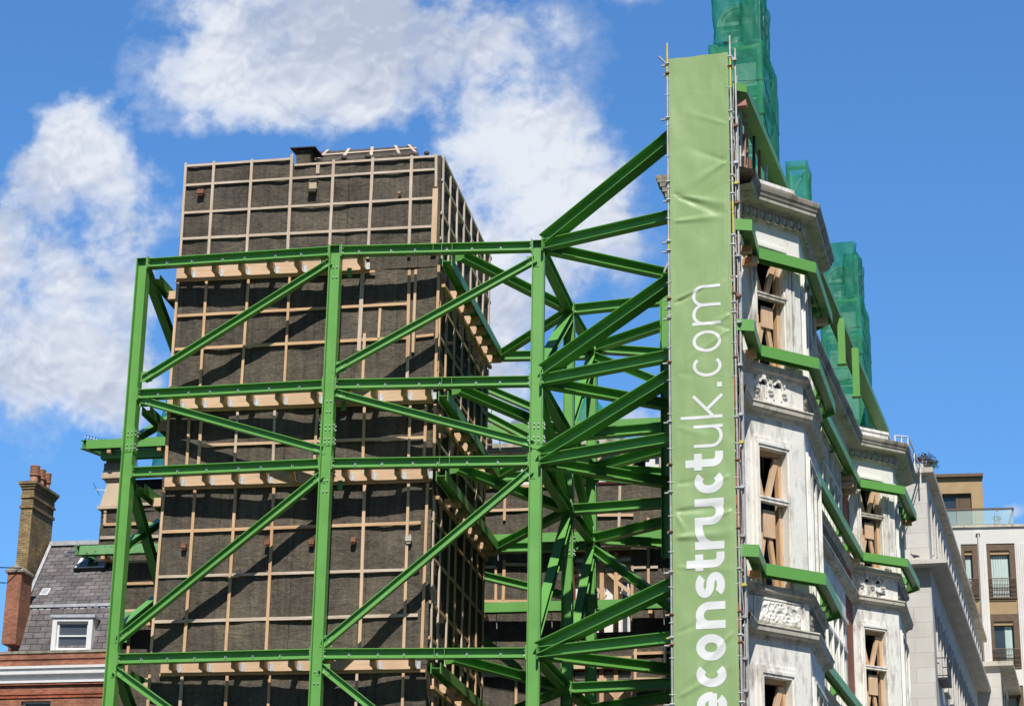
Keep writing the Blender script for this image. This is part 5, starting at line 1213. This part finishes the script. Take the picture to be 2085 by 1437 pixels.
m = MB(); sweep(m, [FE.p, WC, FW.pt(LWs, 0)], [(-0.1, 26.3), (-0.1, 26.55), (-0.5, 26.6), (-0.5, 26.3)], False); m.build('roof_kerb', LEAD, sb)
for a_, c_ in wins:
    for z0, z1 in ((22.9, 25.1), (17.9, 20.6), (13.2, 15.9)):
        if a_ > 28 and z0 < 17: continue
        m = MB(); FW.box(m, a_+0.06, c_-0.06, z0+0.06, z1-0.06, -0.34, -0.30); p = m.build('window', GLASS, sb)
        m = MB(); FW.box(m, a_, a_+0.06, z0, z1, -0.38, -0.22); FW.box(m, c_-0.06, c_, z0, z1, -0.38, -0.22); FW.box(m, a_+0.061, c_-0.061, z0, z0+0.06, -0.38, -0.22); FW.box(m, a_+0.061, c_-0.061, z1-0.06, z1, -0.38, -0.22); FW.box(m, (a_+c_)/2-0.03, (a_+c_)/2+0.03, z0+0.061, z1-0.061, -0.298, -0.24); m.build('frame', WHITEP, p)
        m = MB(); FW.box(m, a_-0.15, c_+0.15, z0-0.16, z0-0.04, 0.003, 0.16); FW.box(m, a_-0.14, a_-0.02, z0, z1+0.12, 0.003, 0.07); FW.box(m, c_+0.02, c_+0.14, z0, z1+0.12, 0.003, 0.07); m.build('sill', STONEP, p)
def balcony(u0, u1, z, par):
    m = MB(); FW.box(m, u0, u1, z-0.10, z-0.02, 0.003, 0.42); b_ = m.build('iron_balcony', DARK, par)
    m = MB()
    for zz in (z+0.06, z+0.78): m.tube(FW.pt(u0, zz, 0.40), FW.pt(u1, zz, 0.40), 0.022, 6); m.tube(FW.pt(u0, zz, 0.0), FW.pt(u0, zz, 0.40), 0.022, 6); m.tube(FW.pt(u1, zz, 0.0), FW.pt(u1, zz, 0.40), 0.022, 6)
    n = 12
    for i in range(n+1): u = u0+(u1-u0)*i/n; m.tube(FW.pt(u, z, 0.40), FW.pt(u, z+0.8, 0.40), 0.014, 5)
    for i in range(n): u = u0+(u1-u0)*(i+0.5)/n; stroke3(m, FW, arc(u, z+0.45, 0.06, 0.14, 0, 360, 10), 0.02, 0.39, 0.41)
    m.build('railing', DARK, b_)
balcony(1.2, 3.3, 17.8, sb); balcony(10.5, 12.6, 13.1, sb)
# lower wing of the same terrace further on
m = MB(); FW.box(m, 29.5, 44, 4, 23.4, -3.0, 1.25); wing = m.build('far_wing', STONEP, sb)
for z in (23.4, 20.2, 17.0):
    m = MB(); FW.box(m, 29.2, 44.3, z+0.003, z+0.25, -3.0, 1.95 if z > 21 else 1.7); m.build('slab_cornice', STONEM, wing)
for i in range(5):
    for z0 in (20.9, 17.7): m = MB(); FW.box(m, 30.5+i*2.8, 32.0+i*2.8, z0, z0+1.9, 1.253, 1.27); m.build('window', GLASS, wing)
# shrub on its roof
shb = thing('roof_shrub', 'russet leaved shrub on the flat roof of the white stone building', 'shrub', FW.pt(0.6, 26.5, -1.2))
def leaves(c, rx, ry, rz, n, s_, mat, par, name='foliage'):
    m = MB()
    for _ in range(n):
        d = Vector((random.gauss(0, 1), random.gauss(0, 1), random.gauss(0, 1))).normalized()*random.uniform(0.3, 1)**0.6
        p = c+V(d.x*rx, d.y*ry, d.z*rz)*random.uniform(0.8, 1.15); a_ = Vector((random.gauss(0, 1), random.gauss(0, 1), random.gauss(0, 1))).normalized(); b_ = a_.cross(Vector((random.random(), random.random(), 1))).normalized()
        s2_ = s_*random.uniform(0.6, 1.4); m.add([p-a_*s2_, p+b_*s2_*0.45, p+a_*s2_, p-b_*s2_*0.45], [(0, 1, 2, 3)])
    return m.build(name, mat, par)
pS = atY(1880, 940, 88.5); leaves(pS, 0.55, 0.6, 0.42, 420, 0.06, LEAFR, shb); leaves(pS+V(0.3, 0, -0.12), 0.4, 0.4, 0.25, 200, 0.05, LEAF, shb)
for i in range(7): MB().tube(pS+V(random.uniform(-.1, .1), 0, -0.75), pS+V(random.uniform(-.4, .4), random.uniform(-.2, .2), random.uniform(0, .3)), 0.012, 5).build('stem', TIMBG, shb)
rl = thing('roof_railing', 'thin white painted railing on the roof behind the far bay', 'railing', V(14.2, 80, 24.5)); m = MB()
r1, r2, r3 = atY(1822, 887, 81.5), atY(1848, 889, 82.5), atY(1873, 948, 86.0)
for a_, b_ in ((r1, r2), (r2, r3)): m.tube(a_, b_, 0.035, 6); m.tube(a_-V(0, 0, .35), b_-V(0, 0, .35), 0.02, 6)
for p in (r1, r2, r1.lerp(r2, .5), r2.lerp(r3, .5), r3): m.tube(p, p-V(0, 0, 0.95), 0.035, 6)
m.build('rail', WHITEP, rl)

# ================================================================ MODERN APARTMENT BLOCK, FAR RIGHT
FM = Fr(V(*atY(1800, 1200, 124)[:2], 0), 99.0); mu = lambda x, y=1150: FM.uz(x, y)[0]; mz = lambda y, x=2030: FM.uz(x, y)[1]
mb_ = thing('apartment_block', 'modern pale apartment block with bronze window bays and a bronze clad penthouse', 'building', FM.pt(8, 0, -5))
cols = [(1958, 1992), (2010, 2068), (2106, 2164)]
rws = [(1106, 1218), (1250, 1361), (1395, 1510)]
hol = []
for x0, x1 in cols: hol += [(mu(x0), mu(x1), mz(1362), mz(1106)), (mu(x0), mu(x1), mz(1510), mz(1395))]
m = MB(); holed_wall(m, FM, 0, mu(2300), 0, mz(1073), hol, -0.5, 0); m.build('wall', CONC, mb_)
m = MB(); FM.box(m, 0, mu(2300), 0, mz(1075), -3.0, -2.6); m.build('interior_shade', VOID, mb_)  # near-black backing, room shade put into its colour
m = MB(); FM.box(m, 0, mu(2300), mz(1073)+0.003, mz(1068), -0.6, 0.12); m.build('coping', STONEM, mb_)
m = MB()
for x0, x1 in ((1994, 2008), (2070, 2104)):
    n = int((mu(x1)-mu(x0))/0.12)
    for i in range(n): u = mu(x0)+0.03+i*0.12; FM.box(m, u, u+0.055, 0, mz(1107), 0.003, 0.045)
m.build('fluting', CONC, mb_)
for ci, (x0, x1) in enumerate(cols):
    u0, u1 = mu(x0), mu(x1); m = MB(); FM.box(m, u0, u1, mz(1249), mz(1219), -0.30, -0.12); m.build('spandrel', BRONZE, mb_)
    for ri, (y0, y1) in enumerate(rws):
        z0, z1 = mz(y1), mz(y0); m = MB(); t = 0.20
        FM.box(m, u0, u0+t, z0, z1, -0.45, -0.05); FM.box(m, u1-t*1.6, u1, z0, z1, -0.45, -0.05); FM.box(m, u0+t+.001, u1-t*1.6-.001, z0, z0+0.08, -0.45, -0.05); FM.box(m, u0+t+.001, u1-t*1.6-.001, z1-0.40, z1, -0.45, -0.05)
        w_ = m.build('window_frame', BRONZED, mb_)
        m = MB(); FM.box(m, u0+t+0.01, u1-t*1.6-0.01, z1-0.62, z1-0.405, -0.40, -0.15); m.build('blind_box', BRONZE, w_)
        m = MB(); FM.box(m, u0+t, u1-t*1.6, z0+0.08, z1-0.6, -0.40, -0.38); m.build('pane', GLASS, w_)
        cu0, cu1 = ((u0+t+0.05, u1-t*1.6-0.1) if ri == 0 else (u0+(u1-u0)*0.5, u1-t*1.6-0.1)); n = 26; vs = []
        for j in range(n+1): u = cu0+(cu1-cu0)*j/n; dd_ = -0.365+0.018*math.sin(j*1.6); vs += [FM.pt(u, z0+0.1, dd_), FM.pt(u, z1-0.65, dd_)]
        MB().add(vs, [(2*j, 2*j+2, 2*j+3, 2*j+1) for j in range(n)], None, True).build('curtain', CURTAIN, w_)
        m = MB(); zr = z0+(z1-z0)*0.36; m.tube(FM.pt(u0+0.05, zr, 0.05), FM.pt(u1-0.05, zr, 0.05), 0.03, 6); m.tube(FM.pt(u0+0.05, z0+0.05, 0.05), FM.pt(u1-0.05, z0+0.05, 0.05), 0.03, 6)
        n = 16
        for j in range(n+1): u = u0+0.06+(u1-u0-0.12)*j/n; m.tube(FM.pt(u, z0+0.05, 0.05), FM.pt(u, zr, 0.05), 0.010, 4)
        for j in range(n):
            for k in range(3): u = u0+0.06+(u1-u0-0.12)*(j+0.5)/n; stroke3(m, FM, arc(u, z0+0.25+k*(zr-z0-0.3)/3+0.1, 0.055, 0.14, 0, 360, 6), 0.015, 0.04, 0.06)
        m.build('railing', BRONZED, w_)
# penthouse, set back
pb = 1.6; FP = Fr(FM.p-FM.n*pb, 99.0); pu = lambda x, y=1000: FP.uz(x, y)[0]; pz_ = lambda y, x=1950: FP.uz(x, y)[1]
m = MB(); holed_wall(m, FP, pu(1860), pu(2001), pz_(1085), pz_(972), [(pu(1918), pu(1977), pz_(1085), pz_(1004))], -0.4, 0); m.box(FP.pt(pu(2001)-0.4, pz_(1085), -0.4), -FP.n*7, FP.a*0.4, V(0, 0, pz_(972)-pz_(1085))); pent = m.build('penthouse', BRONZE, mb_)
m = MB(); FP.box(m, pu(1860), pu(2003), pz_(972)+0.002, pz_(966), -8, 0.25); m.build('roof_edge', BRONZED, pent); m = MB(); FP.box(m, pu(1890), pu(1985), pz_(966)+0.003, pz_(961)+0.05, -5, -0.5); m.build('roof_box', BRONZE, pent)
m = MB(); FP.box(m, pu(1918), pu(1952), pz_(1085), pz_(1006), -0.38, -0.34); m.build('pane', GLASS, pent)
m = MB(); FP.box(m, pu(1952), pu(1977), pz_(1085), pz_(1004), -0.36, -0.25); FP.box(m, pu(1917), pu(1952), pz_(1008), pz_(1004), -0.33, -0.25); FP.box(m, pu(1946), pu(1951), pz_(1085), pz_(1008), -0.33, -0.22)
for i in range(12): u = pu(1953)+i*(pu(1976)-pu(1953))/12; FP.box(m, u, u+0.03, pz_(1085), pz_(1006), -0.248, -0.22)
m.build('door_frame', BRONZED, pent)
# glass balustrade on the terrace
bal = MB(); u0, u1 = pu(1905), mu(2063, 1050); zb, ztp = mz(1068), mz(1036)
m = MB()
for i in range(4): a_ = u0+(u1-u0)*i/4; FM.box(m, a_+0.01, a_+(u1-u0)/4-0.01, zb, ztp, -0.10, -0.085)
gb = thing('glass_balustrade', 'clear glass balustrade with dark bronze rail along the penthouse terrace', 'balustrade', FM.pt((u0+u1)/2, zb, -0.1)); m.build('glass_panel', CLEAR, gb)
m = MB(); m.box(FM.pt(u1+0.01, zb, -0.1), FM.n*-5, FM.a*0.015, V(0, 0, ztp-zb)); m.build('glass_panel', CLEAR, gb)
m = MB(); FM.box(m, u0, u1+0.06, ztp+0.002, ztp+0.09, -0.14, -0.04); m.box(FM.pt(u1-0.02, ztp+0.002, -0.145), -FM.n*5, FM.a*0.1, V(0, 0, 0.088)); m.build('handrail', BRONZED, gb)
m = MB(); FM.box(m, u0, u1+0.05, zb-0.05, zb+0.06, -0.075, -0.03); m.build('base_rail', BRONZED, gb)
fp = thing('potted_plant', 'potted plant with one pink flower behind the glass balustrade', 'plant', FM.pt(u1-0.9, zb, -0.6)); b_ = FM.pt(u1-0.9, zb+0.02, -0.6)
MB().tube(b_, b_+V(0, 0, 0.32), 0.14, 12, 0.18).build('pot', STONEM, fp); leaves(b_+V(0, 0, 0.5), 0.28, 0.2, 0.22, 60, 0.08, LEAF, fp)
m = MB().tube(b_+V(0, 0, 0.3), b_+V(0.03, 0, 0.95), 0.012, 5); m.build('stem', LEAF, fp); MB().ball(b_+V(0.03, 0, 1.0), 0.10, 8, 5, (1, 1, .7)).build('flower', PETAL, fp)
m = MB(); dpz = mz(1103, 1995); m.tube(FM.pt(mu(1995), 0, 0.10), FM.pt(mu(1995), mz(1087, 1995), 0.10), 0.05, 8); m.box(FM.pt(mu(1995)-0.12, mz(1087, 1995), 0.02), FM.a*0.24, FM.n*0.16, V(0, 0, 0.10)); m.build('downpipe', CONC, mb_)

# ================================================================ BIRDS AND AERIALS
def pigeon(p, az, label, pose=0):
    a_ = dirv(az); t = None; mb = MB(); rot = Matrix.Rotation(-math.radians(az), 3, 'Z')
    # one continuous lofted body from tail to beak (y forward)
    st = [(-0.21, 0.055, 0.012, 0.045), (-0.13, 0.065, 0.03, 0.022), (-0.07, 0.085, 0.062, 0.055), (0.0, 0.10, 0.075, 0.07), (0.06, 0.125, 0.062, 0.062), (0.10, 0.165, 0.036, 0.040), (0.118, 0.205, 0.030, 0.032), (0.145, 0.215, 0.024, 0.026), (0.165, 0.210, 0.009, 0.010), (0.195, 0.202, 0.002, 0.002)]
    if pose: st = [(y, z*0.8+0.01, w, h) for y, z, w, h in st]
    N = 12; vs = []; fs = []
    for y, z, w, h in st:
        for i in range(N): t_ = 2*math.pi*i/N; vs.append(p+rot @ V(w*math.cos(t_), y, z+h*math.sin(t_)))
    for j in range(len(st)-1):
        for i in range(N): fs.append((j*N+i, j*N+(i+1) % N, (j+1)*N+(i+1) % N, (j+1)*N+i))
    fs += [tuple(range(N)), tuple(range((len(st)-1)*N, len(st)*N))[::-1]]
    mb.add(vs, fs, None, True); th = thing('pigeon', label, 'pigeon', p, 'pigeons perched on ledges'); mb.build('body', FEATHER, th)
    for s_ in (-1, 1):
        m = MB().ball(p+rot @ V(s_*0.058, -0.045, 0.10 if not pose else 0.09), 0.06, 10, 6, (0.35, 2.0, 0.75), rot); m.build('wing', FEATHER, th)
        m = MB().tube(p+rot @ V(s_*0.025, 0.0, 0.05), p+rot @ V(s_*0.03, 0.01, 0.0), 0.006, 5); m.tube(p+rot @ V(s_*0.03, 0.01, 0.004), p+rot @ V(s_*0.035, 0.05, 0.004), 0.005, 5); m.build('leg', POT, th)
    return th
def onledge(fr, px, py, z, d): 
    P = atZ(px, py, z); return P
pigeon(fr2[0].pt(1.15, 18.36+0.05, 0.16), -50, 'dark pigeon sitting under the quatrefoil tracery of the far bay')
pigeon(fw.pt(fw.uz(1729, 1188)[0], 19.40, 0.10), 200, 'pigeon perched on the sill course where the brick strip meets the far bay', 1)
pigeon(V(*atZ(1862, 1136, 22.33)[:2], 22.33), -60, 'pigeon resting on the projecting slab of the white stone building', 1)
pigeon(FW.pt(2.7, 22.9+0.0, -0.05), 120, 'pigeon in the window reveal of the white stone building above the slab')
def yagi(p, q, n, el, label, mast=None):
    t = thing('tv_aerial', label, 'aerial', p, 'roof aerials'); m = MB().tube(p, q, 0.016, 6); m.build('boom', GALV, t); m = MB(); a_ = (q-p).normalized()
    for i in range(n):
        c = p.lerp(q, (i+0.5)/n); u = V(0.25, -0.6, 0.55).normalized(); w = el*(0.8+0.3*i/n); m.tube(c-u*w, c+u*w, 0.010, 5)
    m.build('element', DARK, t)
    if mast: MB().tube(mast[0], mast[1], 0.018, 6).build('mast', GALV, t)
    return t
pa, pq = atY(172, 889, 76.5), atY(240, 905, 76.5); yagi(pa, pq, 11, 0.13, 'long many element television aerial above the upper left green beam', (pq, pq+V(0.5, 0, -1.2)))
pa, pq = atY(196, 997, 74.6), atY(218, 998, 74.6); t = yagi(pa, pq, 1, 0.01, 'tiny cross shaped aerial fixed to the buff stone pier'); MB().tube(atY(190, 983, 74.6), atY(203, 1008, 74.6), 0.012, 5).build('dipole', DARK, t)
for (x0, y0, x1, y1, n) in ((985, 838, 1003, 872, 5), (1002, 833, 992, 868, 6), (1040, 862, 1062, 855, 8)):
    pa, pq = atY(x0, y0, 77), atY(x1, y1, 77.5); yagi(pa, pq, n, 0.14, {985: 'leftmost rooftop aerial seen just right of the tower', 1002: 'tilted rooftop aerial second from the tower', 1040: 'low horizontal rooftop aerial left of the third column'}[x0], (pa.lerp(pq, 0.8), pa.lerp(pq, 0.8)+V(0, 0, -1.4)))

# ================================================================ GROUND
def struct(ob): ob['kind'] = 'structure'; return ob
m = MB().box(V(-600, -600, -0.5), V(1200, 0, 0), V(0, 1800, 0), V(0, 0, 0.5)); struct(m.build('ground', simple('yard_gravel', (0.035, 0.032, 0.028), (0.06, 0.054, 0.046), 0.5, 0.95)))
rd = dirv(16.0); m = MB().box(V(9, -20, 0.004)+V(0, 0, 0), V(11, 0, 0), rd*200, V(0, 0, 0.004)); struct(m.build('road', ASPH))
m = MB().box(V(-13.5, -20, 0.004), V(4, 0, 0)*0+V(22.4, 0, 0), rd*0+V(0, 24, 0), V(0, 0, 0.12)); struct(m.build('pavement', PAVE))

# ================================================================ CAMERA, SKY, SUN
cam = bpy.data.cameras.new('camera'); co = bpy.data.objects.new('camera', cam); COL.objects.link(co); scene.camera = co
cam.sensor_width = 36; cam.lens = 36*FPX/2085; cam.clip_start = 0.5; cam.clip_end = 3000
co.matrix_world = Matrix([[*CAMM[0], 0], [*CAMM[1], 0], [*CAMM[2], 1.6], [0, 0, 0, 1]])
SAZ, SEL = 178.0, 48.0
sd = V(math.sin(math.radians(SAZ))*math.cos(math.radians(SEL)), math.cos(math.radians(SAZ))*math.cos(math.radians(SEL)), math.sin(math.radians(SEL)))
sun = bpy.data.lights.new('sun', 'SUN'); sun.energy = 5.0; sun.angle = math.radians(0.5); sun.color = (1.0, 0.955, 0.89)
so = bpy.data.objects.new('sun', sun); COL.objects.link(so); so.rotation_euler = sd.to_track_quat('Z', 'Y').to_euler(); so.location = (0, -20, 60)
w = bpy.data.worlds.new('World'); scene.world = w; w.use_nodes = True; nt = w.node_tree; bg = nt.nodes['Background']
sky = nt.nodes.new('ShaderNodeTexSky'); sky.sky_type = 'NISHITA'; sky.sun_disc = False; sky.sun_elevation = math.radians(SEL); sky.sun_rotation = math.radians(SAZ)
sky.air_density = 1.0; sky.dust_density = 0.3; sky.ozone_density = 3.0; sky.altitude = 50
tc = nt.nodes.new('ShaderNodeTexCoord'); sp = nt.nodes.new('ShaderNodeSeparateXYZ'); nt.links.new(tc.outputs['Generated'], sp.inputs[0])
yy = mth(nt, 'MAXIMUM', mth(nt, 'ABSOLUTE', sp.outputs[1]), 0.05)
cu, cv = mth(nt, 'DIVIDE', sp.outputs[0], yy), mth(nt, 'DIVIDE', sp.outputs[2], yy)
cmb = nt.nodes.new('ShaderNodeCombineXYZ'); nt.links.new(cu, cmb.inputs[0]); nt.links.new(cv, cmb.inputs[1]); nt.links.new(mth(nt, 'MULTIPLY', mth(nt, 'SIGN', sp.outputs[1]), 3.0), cmb.inputs[2])
def skyn(scale, det, ro, di=0.0, off=0.0):
    n = nt.nodes.new('ShaderNodeTexNoise'); n.noise_dimensions = '2D'; n.inputs['Scale'].default_value = scale; n.inputs['Detail'].default_value = det; n.inputs['Roughness'].default_value = ro; n.inputs['Distortion'].default_value = di
    a_ = nt.nodes.new('ShaderNodeVectorMath'); a_.operation = 'ADD'; a_.inputs[1].default_value = (off, -off*0.7, off); nt.links.new(cmb.outputs[0], a_.inputs[0]); nt.links.new(a_.outputs[0], n.inputs['Vector']); return n.outputs['Fac']
cxy = nt.nodes.new('ShaderNodeCombineXYZ'); nt.links.new(cu, cxy.inputs[0]); nt.links.new(cv, cxy.inputs[1])
wv_ = nt.nodes.new('ShaderNodeTexNoise'); wv_.noise_dimensions = '2D'; wv_.inputs['Scale'].default_value = 20; wv_.inputs['Detail'].default_value = 5; nt.links.new(cxy.outputs[0], wv_.inputs['Vector'])
sc_ = nt.nodes.new('ShaderNodeVectorMath'); sc_.operation = 'SCALE'; sc_.inputs['Scale'].default_value = 0.035; nt.links.new(wv_.outputs['Color'], sc_.inputs[0])
wa_ = nt.nodes.new('ShaderNodeVectorMath'); wa_.operation = 'ADD'; nt.links.new(cxy.outputs[0], wa_.inputs[0]); nt.links.new(sc_.outputs[0], wa_.inputs[1])
def puff(scale, off):
    n = nt.nodes.new('ShaderNodeTexVoronoi'); n.voronoi_dimensions = '2D'; n.feature = 'F1'; n.inputs['Scale'].default_value = scale; n.inputs['Detail'].default_value = 3; n.inputs['Roughness'].default_value = 0.6; n.normalize = True
    c_ = nt.nodes.new('ShaderNodeVectorMath'); c_.operation = 'ADD'; c_.inputs[1].default_value = (off*0.3, -off, 0); nt.links.new(wa_.outputs[0], c_.inputs[0]); nt.links.new(c_.outputs[0], n.inputs['Vector'])
    return mth(nt, 'SUBTRACT', 1.0, n.outputs['Distance'])
n1 = skyn(14, 9, 0.58, 0.0); n3 = puff(30, 0.0); n2 = skyn(6, 6, 0.52, 0.1, 7.7)
n3u = puff(30, 0.004)
def chart(px, py): d = _ray(px, py); return d[0]/d[1], d[2]/d[1]
# cloud banks in the sky, by direction: centre, radii (all in degrees-like chart units) and weight
blobs = [(680, 20, 260, 110, 1), (480, 50, 90, 80, .8), (850, 100, 180, 115, 1), (560, 190, 150, 80, 1), (740, 220, 170, 60, .8), (1020, 20, 90, 70, .6), (450, 130, 80, 110, .75), (1290, -10, 70, 35, .5),
         (135, 265, 75, 75, 1.1), (165, 400, 115, 130, 1.2), (90, 520, 140, 150, 1.1), (200, 560, 120, 120, .9), (90, 700, 170, 130, 1.1), (260, 800, 95, 90, 1), (290, 640, 60, 90, .5), (-60, 600, 150, 200, 1),
         (1065, 265, 80, 75, 1), (920, 300, 60, 28, .5), (1100, 380, 130, 120, 1), (1170, 420, 100, 95, 1), (1000, 440, 170, 120, 1), (1060, 560, 160, 150, .9), (1000, 720, 130, 150, .9), (1290, 850, 95, 45, .8), (1340, 880, 80, 40, .6),
         (2070, 1040, 65, 40, .9), (0, 1150, 50, 80, .7), (1010, 850, 120, 60, .7)]
acc = None
for bx, by, rx, ry, wt in blobs:
    c = chart(bx, by); ux = abs(chart(bx+rx, by)[0]-c[0])*1.1; uy = abs(chart(bx, by+ry)[1]-c[1])*1.1
    vm = nt.nodes.new('ShaderNodeVectorMath'); vm.operation = 'MULTIPLY_ADD'; vm.inputs[1].default_value = (1.118/ux, 1.118/uy, 0); vm.inputs[2].default_value = (-c[0]*1.118/ux, -c[1]*1.118/uy, 0); nt.links.new(cxy.outputs[0], vm.inputs[0])
    dt = nt.nodes.new('ShaderNodeVectorMath'); dt.operation = 'DOT_PRODUCT'; nt.links.new(vm.outputs[0], dt.inputs[0]); nt.links.new(vm.outputs[0], dt.inputs[1])
    g = mth(nt, 'DIVIDE', wt, mth(nt, 'MULTIPLY_ADD', dt.outputs['Value'], 1.0)); g.node.inputs[0].default_value = wt
    q = g.node.inputs[1].links[0].from_node; q.inputs[2].default_value = 1.0
    g = mth(nt, 'MULTIPLY', g, g)
    acc = g if acc is None else mth(nt, 'ADD', acc, g)
acc = mth(nt, 'MINIMUM', mth(nt, 'MULTIPLY', acc, 0.92), 0.86)
front = mth(nt, 'GREATER_THAN', sp.outputs[1], 0.0)
acc = mth(nt, 'MULTIPLY', acc, front)
far = mth(nt, 'MULTIPLY', mth(nt, 'SUBTRACT', 1.0, front), 0.05); acc = mth(nt, 'ADD', acc, far)
wob = mth(nt, 'ADD', mth(nt, 'MULTIPLY', mth(nt, 'SUBTRACT', n1, 0.5), 2.9), mth(nt, 'MULTIPLY', mth(nt, 'SUBTRACT', n3, 0.72), 0.30))
gc = chart(800, 90); gx = mth(nt, 'MULTIPLY', mth(nt, 'SUBTRACT', cu, gc[0]), 11.0); gy = mth(nt, 'MULTIPLY', mth(nt, 'SUBTRACT', cv, gc[1]), 22.0)
grey = mth(nt, 'MULTIPLY', mth(nt, 'POWER', 2.718, mth(nt, 'MULTIPLY', mth(nt, 'ADD', mth(nt, 'MULTIPLY', gx, gx), mth(nt, 'MULTIPLY', gy, gy)), -1.0)), 0.11)
gate_ = mth(nt, 'MULTIPLY_ADD', acc, 2.4, True); gate_.node.inputs[2].default_value = 0.12
dens = mth(nt, 'ADD', mth(nt, 'ADD', acc, mth(nt, 'MULTIPLY', wob, gate_)), mth(nt, 'MULTIPLY', grey, 3.4))
cr = ramp(nt, [(0.24, (0, 0, 0)), (0.42, (0.25,)*3), (0.62, (0.74,)*3), (0.95, (1, 1, 1))]); nt.links.new(dens, cr.inputs[0])
relief = mth(nt, 'MULTIPLY', mth(nt, 'SUBTRACT', n3, n3u), 0.8)
relief = mth(nt, 'SUBTRACT', relief, mth(nt, 'SUBTRACT', grey, 0.03))
shade = mth(nt, 'ADD', mth(nt, 'ADD', mth(nt, 'MULTIPLY', n2, 0.85), mth(nt, 'MULTIPLY', n3, 0.15)), relief)
ccol = ramp(nt, [(0.38, (5.3, 6.0, 7.6)), (0.54, (6.9, 7.5, 8.9)), (0.70, (8.8, 9.3, 10.2))]); nt.links.new(shade, ccol.inputs[0])
skyc = mixc(nt, 1.0, sky.outputs[0], (0.95, 1.57, 2.08), 'MULTIPLY')
elev = nt.nodes.new('ShaderNodeMapRange'); nt.links.new(sp.outputs[2], elev.inputs[0]); elev.inputs[1].default_value = 0.1; elev.inputs[2].default_value = 0.5; elev.inputs[3].default_value = 0.82; elev.inputs[4].default_value = 1.0
bk_ = nt.nodes.new('ShaderNodeMapRange'); nt.links.new(sp.outputs[1], bk_.inputs[0]); bk_.inputs[1].default_value = -0.35; bk_.inputs[2].default_value = 0.35; bk_.inputs[3].default_value = 0.33; bk_.inputs[4].default_value = 1.0
skyc = mixc(nt, 1.0, skyc, mth(nt, 'MULTIPLY', elev.outputs[0], bk_.outputs[0]), 'MULTIPLY')
fin = mixc(nt, cr.outputs[0], skyc, ccol.outputs[0]); nt.links.new(fin, bg.inputs[0]); bg.inputs[1].default_value = 0.09
scene.view_settings.view_transform = 'Standard'; scene.view_settings.look = 'None'; scene.view_settings.exposure = 0; scene.view_settings.gamma = 1
scene.cycles.max_bounces = 6; scene.cycles.transparent_max_bounces = 12
